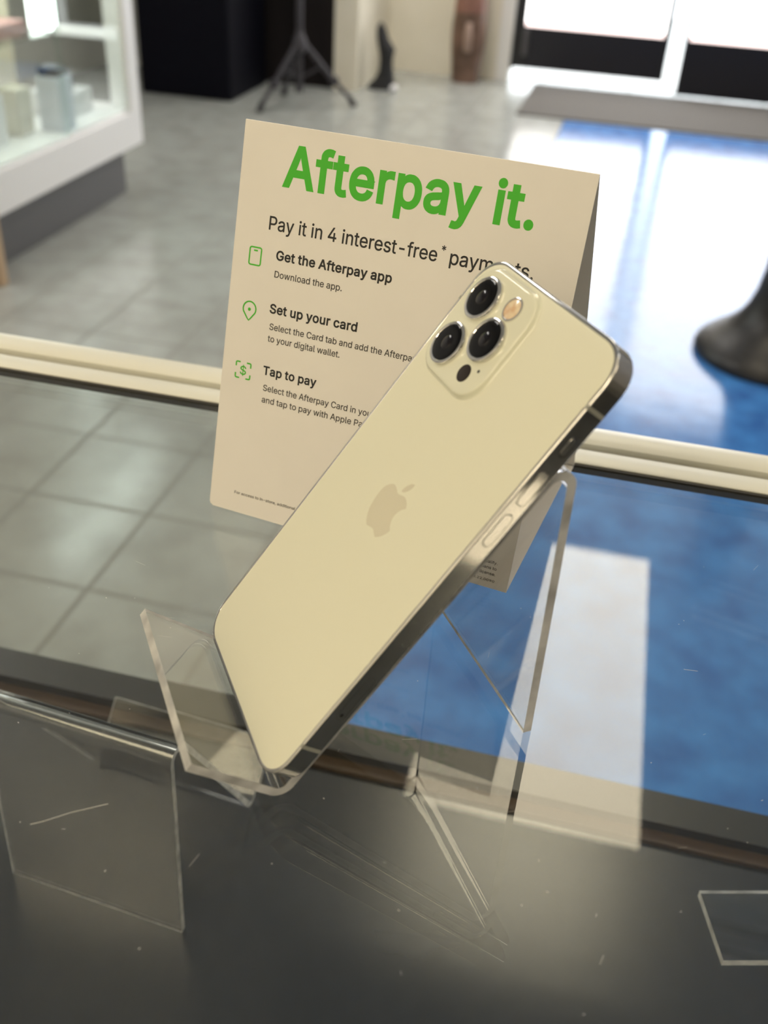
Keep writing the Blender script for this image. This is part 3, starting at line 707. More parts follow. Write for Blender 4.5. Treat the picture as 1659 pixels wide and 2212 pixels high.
[0,108,189,[[139,-10,123,-9,106,-7,92,-2,78,6,68,15,60,25,52,38,48,52,45,67,45,84,45,517,122,517,122,99,122,89,123,81,124,75,126,70,127,67,128,65,130,63,136,62,141,60,146,60,160,61,176,62,191,-3,163,-9]]],
[0,109,610,[[45,-8,45,387,120,387,120,287,98,287,103,309,107,321,113,333,120,342,126,351,135,360,142,366,150,372,158,379,169,384,178,388,188,391,199,393,209,394,219,394,236,393,252,390,267,385,281,376,292,367,303,355,312,343,320,328,325,312,332,287,301,287,308,309,312,319,318,329,323,340,331,348,340,357,348,364,356,371,368,377,378,383,388,387,400,390,412,392,425,394,437,394,450,394,464,392,476,389,489,385,500,379,513,371,522,364,532,354,540,344,548,331,554,319,559,305,562,289,564,272,565,255,565,-8,488,-8,488,254,487,268,484,281,480,292,475,300,468,307,460,312,450,316,440,320,431,322,419,322,409,322,400,321,392,319,385,316,378,313,372,309,366,304,361,299,356,292,352,287,350,279,347,272,345,264,344,256,343,247,343,-8,266,-8,266,260,265,271,263,281,260,290,255,298,248,305,239,311,231,315,221,319,211,322,199,322,191,322,184,321,176,319,169,316,161,313,155,310,148,304,143,299,137,292,133,284,129,278,126,269,124,259,122,250,122,238,122,-8]]],
[0,110,410,[[122,227,122,-8,45,-8,45,387,120,387,120,279,91,279,102,310,112,329,123,344,134,358,147,369,162,377,177,384,193,389,211,392,227,392,242,392,259,390,272,387,286,382,298,376,311,368,321,359,331,349,339,338,348,324,355,310,359,295,362,277,364,259,365,240,365,-8,288,-8,288,235,287,251,284,266,280,278,274,289,267,299,258,307,249,313,237,317,224,320,210,321,199,321,191,319,181,317,173,314,164,310,157,306,150,300,144,294,138,286,133,280,130,270,126,261,124,250,122,240]]],
[0,111,416,[[207,-16,186,-15,166,-12,147,-7,130,0,112,9,97,21,82,33,70,48,58,63,49,82,40,100,34,121,30,142,27,165,26,187,27,211,30,234,34,255,40,276,49,294,58,313,70,328,82,343,97,355,112,367,130,377,147,384,166,388,186,391,207,392,229,391,249,388,268,384,285,377,304,367,319,355,333,342,345,328,357,313,366,294,375,276,381,255,386,234,388,211,389,187,388,165,386,142,381,121,375,100,366,82,357,63,345,48,333,34,319,21,304,9,285,0,268,-7,249,-12,229,-15],[207,54,221,55,234,58,245,61,256,66,265,72,275,80,282,88,289,99,295,108,299,120,303,133,307,146,309,159,311,173,311,187,311,202,309,216,307,229,303,243,299,255,295,268,289,277,282,287,274,296,265,304,256,310,245,315,234,319,221,321,207,322,194,321,181,319,170,315,159,310,150,304,142,296,133,287,127,277,121,268,116,255,112,243,109,229,106,216,105,203,104,187,105,173,106,159,109,146,112,133,116,120,121,108,127,99,133,88,141,80,150,72,159,66,170,61,181,58,194,55]]],
[0,112,425,[[45,-151,45,387,120,387,120,321,109,321,131,351,138,358,144,363,150,369,158,375,168,380,178,385,189,388,202,391,215,392,229,392,248,391,267,389,285,384,301,377,318,368,332,356,345,343,357,330,368,314,378,296,385,277,391,257,395,235,397,212,398,189,397,165,395,142,391,120,385,100,378,81,368,63,357,47,346,34,332,21,318,10,301,-1,285,-7,268,-12,249,-15,229,-16,216,-16,203,-14,190,-12,179,-9,169,-3,160,2,151,8,145,13,137,19,132,26,109,57,122,57,122,-151],[220,55,233,56,245,58,255,62,266,66,274,72,284,80,291,88,297,98,303,107,308,120,312,132,316,146,318,159,320,174,320,189,320,205,318,219,316,232,312,246,308,258,304,270,298,279,291,289,283,297,275,305,267,311,256,315,245,319,233,321,220,322,208,321,196,319,185,315,174,311,166,306,157,298,150,291,143,281,137,272,133,260,129,248,125,234,123,220,121,206,121,189,121,173,123,158,125,144,129,130,133,118,138,106,144,97,150,87,157,79,167,71,175,65,186,61,196,58,208,55]]],
[0,113,425,[[380,-151,303,-151,303,57,315,57,293,26,287,19,280,13,273,8,266,2,256,-3,246,-9,235,-12,222,-14,209,-16,195,-16,176,-15,157,-12,139,-7,123,-1,106,10,93,21,79,34,68,47,56,63,47,81,39,100,34,120,29,142,27,165,26,189,27,212,29,235,34,257,39,277,48,296,57,313,68,330,79,343,93,356,107,368,124,377,140,384,157,389,177,391,196,392,209,392,224,391,235,388,247,385,256,380,266,375,274,369,281,363,288,358,293,351,316,321,305,321,305,387,380,387],[205,55,217,55,228,58,239,61,250,65,258,71,266,79,274,87,281,97,286,106,291,118,296,130,299,144,302,158,303,173,304,189,303,206,302,220,299,234,296,248,292,260,287,272,281,281,275,291,268,298,258,306,250,311,239,315,229,319,217,321,205,322,192,321,180,319,169,315,158,311,150,305,140,297,133,289,127,279,121,270,116,258,112,246,109,232,106,219,105,205,104,189,105,174,106,159,109,146,112,132,117,120,122,107,127,98,134,88,142,80,150,72,158,66,169,62,180,58,192,56]]],
[0,114,259,[[45,-8,45,387,120,387,120,335,110,327,120,347,128,356,137,366,147,373,160,382,172,386,185,390,199,392,213,393,229,392,251,392,251,312,229,316,207,318,196,317,187,316,179,314,171,311,162,308,156,304,149,298,143,292,137,286,133,279,129,272,126,265,124,255,122,247,122,237,122,-8]]],
[0,115,365,[[182,-16,167,-16,151,-14,136,-12,123,-9,109,-5,97,2,86,8,74,14,64,23,56,33,47,42,41,55,35,66,31,79,26,100,99,116,106,98,109,87,114,80,121,73,129,67,137,63,147,59,158,56,169,54,181,53,195,54,208,56,220,59,231,63,239,68,248,75,253,82,256,88,259,96,260,103,259,109,258,116,256,119,253,125,248,130,243,135,238,138,229,141,221,144,210,147,147,162,127,167,109,174,94,183,78,192,66,203,57,214,48,228,43,242,40,257,39,274,40,288,42,301,45,313,51,324,59,337,67,346,77,356,87,364,99,371,112,378,125,383,140,387,154,390,171,392,187,392,202,392,217,391,232,388,245,385,257,380,268,374,279,368,288,361,298,353,305,344,311,335,318,326,324,314,328,304,335,284,263,267,257,283,254,290,250,296,244,304,238,310,231,315,222,318,212,322,200,324,187,325,175,324,164,322,154,319,143,315,136,311,129,304,123,298,120,292,117,284,117,277,117,270,119,265,121,258,124,254,129,249,135,245,142,242,152,238,161,234,174,231,231,217,252,212,270,205,286,197,300,187,312,177,321,166,330,152,335,138,338,123,339,107,338,92,336,79,332,66,326,55,318,42,310,32,300,22,289,14,278,6,263,-2,248,-7,233,-11,217,-14,199,-16]]],
[0,116,228,[[212,387,212,319,-2,319,-2,387],[57,479,134,479,134,98,134,89,136,82,138,75,140,70,142,67,146,63,149,62,155,60,162,58,170,58,184,59,208,63,223,-4,193,-11,168,-12,149,-11,131,-8,114,-3,99,5,87,15,76,27,67,42,61,57,58,74,57,93]]],
[0,117,410,[[182,-13,167,-12,151,-11,138,-7,124,-3,111,4,99,12,89,20,78,31,69,42,62,56,55,69,51,85,47,101,45,120,45,139,45,387,122,387,122,144,123,127,125,114,130,101,136,91,143,80,152,72,161,66,173,62,186,59,200,58,211,59,220,60,228,62,237,66,246,69,252,73,260,79,266,85,272,93,276,100,280,109,283,119,286,130,288,140,288,153,288,387,365,387,365,-8,290,-8,290,100,318,100,308,69,298,49,287,34,274,21,262,11,247,2,233,-5,217,-10,199,-12]]],
[0,119,567,[[132,-8,12,387,93,387,141,216,162,139,185,33,155,33,178,137,198,216,246,387,322,387,370,216,390,138,412,33,381,33,405,137,426,216,474,387,556,387,435,-8,362,-8,311,170,297,223,283,278,267,346,301,346,285,278,271,223,256,170,205,-8]]],
[0,121,390,[[37,-145,55,-78,73,-79,80,-81,85,-82,92,-82,98,-82,102,-81,107,-80,111,-78,115,-75,120,-73,124,-69,129,-63,132,-58,135,-51,139,-42,143,-33,155,-1,6,387,90,387,173,158,195,89,217,13,173,13,194,89,216,158,299,387,382,387,212,-61,207,-73,201,-83,196,-94,189,-104,183,-112,176,-120,168,-127,160,-133,152,-139,142,-144,134,-147,123,-150,113,-152,102,-153,91,-153,64,-151]]],
[1,46,206,[[95,-26,85,-26,74,-23,65,-20,56,-14,49,-8,41,0,33,11,31,21,28,31,28,41,28,51,31,61,33,71,41,82,49,90,56,96,64,101,75,106,85,108,95,109,106,108,116,106,127,101,135,96,144,89,150,81,155,72,161,61,162,51,163,41,162,31,161,21,155,10,150,1,144,-7,135,-14,126,-20,117,-23,106,-26]]],
[1,65,498,[[-15,-22,185,531,291,531,494,-22,379,-22,266,294,243,366,202,500,275,500,234,365,212,295,101,-22],[88,120,88,221,392,221,392,120]]],
[1,71,539,[[269,-29,240,-28,212,-24,185,-16,162,-6,137,6,116,22,96,39,79,59,64,81,50,107,38,132,30,161,23,190,19,222,18,254,19,286,23,319,30,348,38,377,50,403,64,427,79,449,96,469,115,487,137,503,161,515,185,525,210,532,236,536,265,538,282,537,299,536,315,533,331,530,348,525,363,519,377,511,390,504,405,496,417,486,428,477,441,464,450,452,459,441,467,428,475,414,483,399,488,384,493,368,501,327,392,327,384,350,380,359,377,367,374,373,369,381,364,388,359,394,354,399,349,404,343,410,337,414,331,418,324,421,316,424,308,427,301,430,292,431,283,433,275,433,265,434,250,433,235,430,221,426,207,421,195,414,183,405,172,395,163,384,153,369,145,355,138,337,133,320,129,299,126,278,125,254,126,230,129,210,133,189,138,171,144,154,153,140,162,126,173,115,184,104,196,94,209,88,222,82,237,79,253,76,269,75,282,76,297,78,310,80,322,86,335,90,344,97,355,105,362,113,370,123,377,133,382,146,387,158,390,172,392,186,394,229,508,193,261,177,261,278,500,278,500,200,499,175,496,148,489,125,482,101,470,79,457,60,442,42,425,26,408,12,387,0,366,-11,343,-19,319,-25,293,-28]]],
[1,83,465,[[224,-31,201,-30,178,-28,157,-24,137,-18,119,-12,102,-2,85,8,70,19,57,34,46,47,37,64,28,79,23,97,18,116,13,159,122,159,128,130,130,121,133,114,135,108,140,102,145,97,151,92,159,87,165,83,174,80,182,76,192,75,203,73,213,72,224,71,236,72,247,73,259,75,268,77,277,81,286,84,294,89,302,95,306,99,311,105,317,112,319,118,321,124,323,133,324,139,323,145,322,152,320,157,319,160,315,165,311,168,307,173,301,177,294,181,287,184,239,201,178,218,152,226,129,236,108,247,88,259,71,273,56,290,45,308,36,328,31,350,30,372,31,392,34,410,39,428,48,444,57,461,68,474,82,488,96,499,110,509,129,519,148,525,166,530,185,535,207,537,227,538,248,537,270,535,288,530,306,525,325,519,343,509,357,499,371,488,384,475,395,462,404,446,413,430,418,413,421,397,426,356,318,356,313,388,310,397,305,405,299,411,289,419,279,426,268,430,254,433,240,436,225,437,213,436,203,435,193,433,185,431,176,427,168,424,161,420,157,416,152,411,146,405,143,401,141,394,139,389,138,382,137,376,138,370,139,362,142,357,143,353,147,350,152,344,158,340,164,335,171,332,178,329,219,314,270,300,321,285,330,278,341,275,352,268,362,263,372,256,381,248,391,239,399,229,407,220,414,208,420,195,424,184,428,169,430,153,430,139,429,120,427,102,421,84,413,67,404,52,394,37,381,23,366,10,349,0,332,-9,314,-17,293,-23,271,-28,247,-30]]],
[1,84,467,[[10,430,10,531,439,531,439,430,279,430,279,-22,171,-22,171,430]]],
[1,97,408,[[160,-31,143,-30,129,-28,114,-26,98,-21,85,-14,71,-7,60,0,48,10,38,21,30,32,21,45,16,60,11,75,9,91,8,108,9,121,10,136,14,151,18,161,24,173,32,183,39,192,48,199,56,206,66,212,76,217,87,223,99,226,108,229,120,233,175,242,231,249,239,250,244,251,248,252,252,253,254,254,254,260,258,251,248,251,253,253,254,256,253,263,252,270,251,277,249,283,248,286,245,290,241,295,239,297,235,300,231,302,225,304,219,306,212,307,203,308,196,309,188,308,178,307,171,306,165,304,157,301,152,299,147,297,141,292,137,289,134,285,130,282,127,277,124,273,123,270,113,247,10,277,27,313,34,328,44,342,53,353,65,363,75,372,89,379,100,385,113,392,126,396,140,401,153,403,166,405,181,406,195,406,243,401,254,398,266,395,277,391,287,385,299,378,308,371,317,363,327,353,334,342,341,330,348,317,352,302,356,287,358,270,359,251,359,-22,255,-22,255,40,291,40,269,11,260,2,252,-4,243,-10,233,-15,223,-20,213,-23,200,-27,187,-29,173,-30],[170,67,181,68,192,70,202,71,209,75,218,78,224,82,230,87,236,93,240,98,244,104,247,111,250,119,252,124,253,132,254,139,254,166,248,160,235,154,203,149,179,146,141,138,137,137,132,134,126,130,122,127,120,124,117,122,117,120,115,116,114,111,114,105,114,99,115,95,116,93,117,89,120,85,122,83,124,81,129,77,133,74,138,73,142,71,149,70,156,69,164,68]]],
[1,99,414,[[207,-30,185,-29,163,-26,142,-20,124,-12,105,-3,88,10,72,23,59,39,47,56,37,76,27,95,20,118,16,139,13,163,12,187,13,213,16,237,20,258,27,281,37,300,47,320,59,337,72,353,88,366,105,378,124,389,143,397,164,402,185,405,207,406,219,406,231,405,243,404,255,402,267,398,278,395,288,391,298,385,309,380,318,374,327,367,335,360,343,353,351,344,358,335,364,326,369,315,376,305,379,295,392,262,291,236,272,276,257,293,235,304,206,308,196,307,184,305,176,302,166,298,159,293,152,286,144,278,138,270,134,261,129,250,125,240,123,226,120,214,119,202,118,187,119,174,120,161,123,149,125,136,129,125,133,115,139,106,144,97,151,90,159,83,167,78,175,74,184,72,196,69,206,68,236,73,258,84,274,101,291,143,390,118,381,84,377,74,371,63,365,53,359,43,352,34,345,26,337,18,328,10,319,3,310,-3,299,-8,289,-15,279,-18,267,-22,255,-25,244,-27,232,-29,219,-30]]],
[1,100,443,[[195,-30,175,-29,154,-26,135,-20,117,-13,98,-2,84,10,69,24,56,39,44,57,35,75,26,96,21,117,15,139,13,164,12,189,13,213,15,238,21,260,26,281,35,302,45,320,56,338,69,353,84,367,100,379,118,388,135,397,154,403,176,405,196,406,210,406,226,405,238,401,252,398,263,392,273,386,282,381,290,374,298,368,305,359,325,331,289,331,289,531,394,531,394,-22,291,-22,291,47,326,47,304,17,297,9,289,2,281,-4,273,-9,263,-15,252,-22,238,-26,225,-28,210,-30],[206,69,216,69,225,71,234,74,243,77,249,82,256,89,263,96,270,104,274,112,278,123,283,134,285,146,288,160,289,174,290,189,289,205,288,218,285,232,283,245,279,255,275,265,270,274,264,282,259,287,250,294,243,299,234,302,226,305,215,307,205,308,194,307,183,305,174,302,166,299,158,293,150,287,144,280,138,272,133,263,129,253,125,243,123,229,120,217,119,204,118,189,119,175,120,161,123,149,125,136,130,125,134,113,138,105,145,97,152,90,159,83,165,78,174,75,183,72,194,70]]],
[1,101,422,[[212,-30,189,-29,166,-26,144,-20,124,-13,105,-3,88,10,72,23,59,39,47,56,37,76,27,95,20,117,16,139,13,162,12,187,13,212,16,235,20,257,27,279,34,299,46,319,58,336,71,351,86,366,103,378,122,388,140,396,161,402,183,405,205,406,219,406,233,405,246,403,260,399,274,395,286,390,299,383,312,375,323,366,334,357,345,345,355,334,363,319,371,305,378,290,383,273,388,254,391,236,393,215,393,194,393,147,53,147,53,243,409,243,291,162,287,216,286,227,283,239,281,251,277,260,273,270,268,277,262,285,256,291,250,296,244,300,234,303,226,306,217,307,205,308,195,307,183,305,175,303,166,300,159,295,151,289,145,283,139,276,134,268,128,260,125,251,122,242,120,231,118,222,118,211,118,178,119,162,120,149,123,137,126,126,129,116,135,107,141,99,148,92,155,85,161,80,170,77,179,73,190,71,202,69,213,68,220,68,227,69,234,70,240,71,246,74,252,77,258,78,261,81,266,85,269,89,273,92,277,97,280,102,284,108,293,131,393,107,382,71,375,58,368,46,360,34,351,23,340,14,329,5,318,-2,305,-9,291,-17,276,-21,261,-26,245,-28,228,-30]]],
[1,102,272,[[250,401,250,305,-16,305,-16,401],[59,-22,59,432,59,445,61,461,65,474,71,487,78,499,85,508,94,519,104,526,115,533,126,539,137,544,150,548,163,550,174,551,187,552,226,549,270,536,241,440,210,450,195,452,187,451,180,450,176,449,173,447,170,445,168,442,167,439,166,433,164,426,164,419,164,-22]]],
[1,104,428,[[136,227,136,-22,31,-22,31,531,136,531,136,265,70,265,90,316,100,336,111,352,124,368,139,380,155,389,172,397,190,402,208,406,227,406,243,406,261,404,276,400,291,395,305,388,319,380,330,370,343,358,352,345,360,331,368,315,373,298,376,279,378,260,379,240,379,-22,274,-22,274,235,273,249,270,263,267,272,263,282,257,288,250,295,242,301,233,304,222,306,209,307,202,307,193,305,184,304,179,302,171,298,165,294,160,290,155,285,150,278,145,272,143,265,139,257,138,248,136,239]]],
[1,105,185,[[31,-22,31,401,136,401,136,-22],[84,421,73,421,65,424,56,426,46,432,39,439,31,446,26,455,22,464,20,473,19,483,20,494,22,503,26,512,31,521,40,529,47,534,55,538,64,543,73,545,84,546,95,545,104,543,113,538,121,534,129,528,135,521,141,512,145,503,148,494,148,483,148,473,145,464,141,455,135,446,131,441,122,432,112,426,103,424,95,421]]],
[1,111,434,[[207,-30,185,-29,163,-26,142,-20,124,-12,105,-3,88,10,72,23,59,39,47,56,37,76,27,95,20,118,16,139,13,163,12,187,13,213,16,237,20,258,27,281,37,300,47,320,59,337,72,353,88,366,105,378,124,389,143,397,164,402,185,405,207,406,230,405,251,402,272,397,291,389,311,378,328,366,343,352,356,337,368,320,378,300,388,281,394,259,400,237,402,212,403,187,402,164,400,139,394,117,388,95,378,76,368,56,356,39,343,24,328,10,311,-3,291,-13,273,-20,252,-26,230,-29],[207,68,219,69,231,72,240,74,248,78,257,84,265,90,270,96,277,106,283,115,286,125,290,137,293,149,295,161,297,174,297,187,297,201,295,214,293,226,290,239,286,250,282,261,277,270,270,279,264,286,257,292,248,298,239,302,231,305,219,307,207,308,196,307,184,305,176,302,166,298,159,293,152,286,144,278,138,270,134,261,129,250,125,240,123,226,120,214,119,202,118,187,119,174,120,161,123,149,125,136,129,125,133,115,139,106,144,97,151,90,159,83,167,78,175,74,184,72,196,69]]],
[1,112,443,[[31,-165,31,401,134,401,134,331,99,331,120,360,129,369,135,374,141,380,151,386,161,392,173,398,185,401,199,405,214,406,229,406,249,405,269,403,290,397,307,388,325,379,341,367,355,353,369,338,380,320,390,302,398,282,405,260,409,237,411,213,412,189,411,164,409,140,405,117,398,95,390,75,380,57,369,39,356,24,341,10,326,-2,307,-13,290,-20,271,-26,250,-29,229,-30,215,-30,200,-28,187,-26,173,-22,163,-15,152,-10,143,-4,136,2,127,10,121,18,99,47,136,47,136,-165],[219,69,231,70,242,72,250,75,258,78,266,84,274,90,280,97,286,105,290,114,295,125,299,136,302,149,304,161,306,175,306,189,306,204,304,217,302,229,299,242,295,253,292,263,286,272,280,280,273,287,266,294,260,299,251,302,242,305,231,307,220,308,210,307,199,305,190,302,181,299,174,294,167,288,161,282,155,274,149,265,146,255,142,244,139,232,137,218,135,205,135,189,135,174,137,160,139,146,142,134,146,123,150,113,155,104,161,96,167,89,175,83,183,77,191,74,199,71,209,69]]],
[1,114,277,[[31,-22,31,401,134,401,134,371,97,327,108,355,117,365,128,377,140,385,154,394,168,399,182,404,198,406,213,407,230,406,265,406,265,296,227,302,207,304,199,303,190,302,183,301,176,298,169,296,164,292,158,287,152,282,148,278,144,272,141,266,139,261,138,253,136,244,136,237,136,-22]]],
[1,116,246,[[226,401,226,305,-16,305,-16,401],[43,493,148,493,148,98,148,90,149,85,151,79,152,77,151,77,154,75,155,74,159,73,163,72,169,72,182,73,219,80,239,-15,195,-25,168,-26,147,-25,128,-22,108,-16,92,-6,78,4,64,19,55,36,48,52,44,72,43,93]]],
[1,117,428,[[182,-27,166,-26,149,-25,134,-20,119,-16,105,-8,91,0,80,9,67,22,58,35,50,49,42,64,38,82,33,99,31,119,31,139,31,401,136,401,136,144,137,130,139,117,142,107,147,98,154,89,160,84,168,78,177,75,188,73,200,72,208,73,217,74,224,75,231,79,239,81,244,85,251,90,255,94,260,100,264,107,267,114,270,122,272,133,274,142,274,153,274,401,379,401,379,-22,276,-22,276,114,338,114,321,63,310,42,298,25,283,10,270,-1,254,-10,238,-18,220,-24,201,-26]]],
[1,121,408,[[20,-156,44,-63,75,-65,83,-67,87,-68,92,-68,96,-68,100,-67,102,-67,103,-66,108,-63,111,-61,114,-59,117,-55,120,-50,123,-45,126,-36,130,-28,140,-1,-15,401,100,401,186,163,208,93,236,-1,155,-1,181,93,203,163,289,401,403,401,225,-66,219,-79,214,-90,208,-101,201,-112,194,-121,186,-130,177,-138,168,-145,158,-151,147,-157,137,-160,126,-163,116,-166,103,-167,90,-167,61,-165]]],
]
GL = {('b' if g[0] else 'r') + chr(g[1]): (g[2], [list(zip(l[0::2], l[1::2])) for l in g[3]]) for g in GLYPHS}
from mathutils.geometry import delaunay_2d_cdt
def winding(px, py, loops):
    n = 0
    for l in loops:
        for k in range(len(l)):
            (x1, y1), (x2, y2) = l[k - 1], l[k]
            if (y1 > py) != (y2 > py) and px < (x2 - x1) * (py - y1) / (y2 - y1) + x1:
                n += 1 if y2 > y1 else -1
    return n
def glyph_faces(loops):
    """points and triangles of one glyph: overlapping outlines united, counters left open"""
    V, E = [], []
    for l in loops:
        s0 = len(V)
        V += [Vector(p) for p in l]
        E += [(s0 + k, s0 + (k + 1) % len(l)) for k in range(len(l))]
    vo, eo, fo = delaunay_2d_cdt(V, E, [], 0, .01)[:3]
    keep = []
    for f in fo:
        cx_ = sum(vo[q].x for q in f) / len(f)
        cy_ = sum(vo[q].y for q in f) / len(f)
        if winding(cx_ + .013, cy_ + .017, loops):
            keep.append(list(f))
    return [(p.x, p.y) for p in vo], keep
FACES = {k_: glyph_faces(g_[1]) for k_, g_ in GL.items()}
def text_mesh(name, items, m, parent, lift=.06):
    """items: (text, weight, x0, scale_x, baseline, scale_y) in mm -> one flat inked mesh"""
    mb = MB()
    for text, wt, x, sx_, y, sy_ in items:
        for ch in text:
            if ch == ' ':
                x += SPACE * sx_
                continue
            V, F = FACES[wt + ch]
            mb.add([((x + gx * sx_) * mm, (y + gy * sy_) * mm, lift * mm) for gx, gy in V], F)
            x += GL[wt + ch][0] * sx_
    return mb.build(name, m, parent)
def width(text, wt):
    """natural extent from the first glyph's left to the last glyph's right, and the first left bearing"""
    x = 0
    lo = hi = None
    for ch in text:
        if ch == ' ':
            x += SPACE
            continue
        adv, loops = GL[wt + ch]
        xs = [p[0] + x for l in loops for p in l]
        lo = min(xs) if lo is None else lo
        hi = max(xs)
        x += adv
    return lo, hi
def fit(text, wt, x0, x1, base, cap, ref=None):
    lo, hi = width(ref or text, wt)
    sx = (x1 - x0) / (hi - lo)
    return (text, wt, x0 - lo * sx, sx, base, cap / 509)

# ------------------------------------------------------------------ the tent card
m_paper = mat('white_card', (.80, .79, .76), .55, ior=1.45)
noise_color(m_paper, (.86, .84, .80), (.88, .86, .82), scale=40)
m_green = mat('green_ink', (.055, .52, .018), .5)
m_ink = mat('black_ink', (.010, .011, .012), .5)
m_ink2 = mat('grey_ink', (.045, .042, .036), .55)
CX_, CY_, CYAW, CTILT, CW, CHT, CDEP = -75.8604, 351.8445, -0.3601, 1.3109, 136.2466, 156.8948, 106.53
card = thing('tent_card', 'cream white tent card with green and black printing standing behind the phone', 'sign',
             (CX_ * mm, CY_ * mm, .0006), (0, 0, CYAW))
TH = .45
def rot_panel(name, loc, rot, h, cut=0):
    mb = MB()
    lp = [(0 + cut, 0), (CW, 0), (CW, h), (0, h)] + ([(0, cut)] if cut else [])
    mb.prism([(x * mm, y * mm) for x, y in lp], -TH * mm, 0)
    return mb.build(name, m_paper, card, loc=loc, rot=rot)
front = rot_panel('front_panel', (0, 0, 0), (CTILT, 0, 0), CHT, cut=1.6)
top_y, top_z = CHT * math.cos(CTILT), CHT * math.sin(CTILT)
bang = math.atan2(top_z, top_y - CDEP)
bh = math.hypot(top_z, top_y - CDEP)
rot_panel('back_panel', (0, CDEP * mm, 0), (bang, 0, 0), bh - .1)
MB().box((0, .9 * mm, 0), (CW * mm, (CDEP - 1) * mm, TH * mm)).build('base_panel', m_paper, card)
text_mesh('headline', [fit('Afterpay it.', 'b', 18.14, 117.0, 135.65, 14.3)], m_green, front)
sub = fit('Pay it in 4 interest-free', 'r', 14.5, 0, 118.6, 5.07)
text_mesh('subheading', [fit('Pay it in 4 interest-free', 'r', 14.48, 83.9, 118.6, 5.05), fit('*', 'r', 85.2, 86.9, 121.55, 3.2), fit('payments.', 'r', 88.9, 120.5, 118.6, 5.05)], m_ink, front)
text_mesh('step_heading', [fit('Get the Afterpay app', 'b', 18.96, 67.8, 107.75, 3.5)], m_ink, front)
text_mesh('step_heading', [fit('Set up your card', 'b', 18.7, 56.7, 87.0, 3.5)], m_ink, front)
text_mesh('step_heading', [fit('Tap to pay', 'b', 18.74, 42.7, 61.95, 3.4)], m_ink, front)
text_mesh('step_text', [fit('Download the app.', 'r', 19.1, 48.2, 101.0, 2.5)], m_ink2, front)
text_mesh('step_text', [fit('Select the Card tab and add the Afterpay Card', 'r', 19.4, 60.94, 80.35, 2.5, ref='Select the Afterpay Card in'),
                        fit('to your digital wallet.', 'r', 19.22, 51.0, 75.55, 2.5)], m_ink2, front)
text_mesh('step_text', [fit('Select the Afterpay Card in your', 'r', 19.55, 60.94, 55.25, 2.5, ref='Select the Afterpay Card in'),
                        fit('and tap to pay with Apple Pay', 'r', 19.53, 59.7, 50.35, 2.5, ref='and tap to pay with Apple')], m_ink2, front)
text_mesh('footnote', [fit('For access to in-store, additional', 'r', 11.49, 38.77, 8.25, 1.2, ref='For access to in-store, addition')], m_ink2, front)
k = 6.5 / 1
def right_fit(text, x1, wd, base, cap, ref):
    lo, hi = width(ref, 'r')
    sx = wd / (hi - lo)
    lo2, hi2 = width(text, 'r')
    return (text, 'r', x1 - hi2 * sx, sx, base, cap / 509)
text_mesh('footnote', [right_fit('qualify.', 130.7, 6.5, 10.35, 1.2, 'license.'), right_fit('Loans to', 130.7, 6.5, 7.9, 1.2, 'license.'),
                       right_fit('y license.', 130.7, 6.5, 5.5, 1.2, 'license.'), right_fit('SUM.22.0090', 130.8, 6.2, 2.75, .95, 'license.')], m_ink2, front)
def stroke(mb, pts, wd, closed=False, z=.06):
    n = len(pts)
    P = [Vector(p) for p in pts]
    A, B = [], []
    for i in range(n):
        a = P[i - 1] if (closed or i) else P[i]
        b = P[(i + 1) % n] if (closed or i < n - 1) else P[i]
        d = (b - a).normalized()
        nn = Vector((-d.y, d.x))
        A.append(P[i] + nn * wd / 2); B.append(P[i] - nn * wd / 2)
    V = [(p.x * mm, p.y * mm, z * mm) for p in A] + [(p.x * mm, p.y * mm, z * mm) for p in B]
    F = [(i, (i + 1) % n, n + (i + 1) % n, n + i) for i in range(n if closed else n - 1)]
    mb.add(V, F)
ic = MB()
stroke(ic, rrect(7.35, 104.15, 12.4, 110.95, .75, n=5), .58, True)
stroke(ic, [(9.1, 109.75), (10.8, 109.75)], .6)
ic.build('phone_icon', m_green, front)
ic = MB()
tear = [(9.75 + 2.85 * math.cos(R(a)), 86.75 + 2.95 * math.sin(R(a))) for a in range(-28, 209, 8)] + [(9.0, 83.0), (9.75, 82.2), (10.5, 83.0)]
stroke(ic, tear, .58, True)
ic.add([(x * mm, y * mm, .06 * mm) for x, y in circle(9.7, 86.6, .68, 20)], [tuple(range(20))])
ic.build('pin_icon', m_green, front)
ic = MB()
x0, x1, y0, y1, q = 6.3, 13.0, 58.2, 64.8, 1.9
for cx, cy, sx, sy in ((x0, y1, 1, -1), (x1, y1, -1, -1), (x0, y0, 1, 1), (x1, y0, -1, 1)):
    stroke(ic, [(cx + sx * q, cy), (cx + sx * .5, cy), (cx + sx * .12, cy + sy * .12), (cx, cy + sy * .5), (cx, cy + sy * q)], .62)
ic.build('scan_icon', m_green, front)
text_mesh('dollar_sign', [fit('$', 'r', 8.25, 11.1, 59.75, 3.5)], m_green, front)

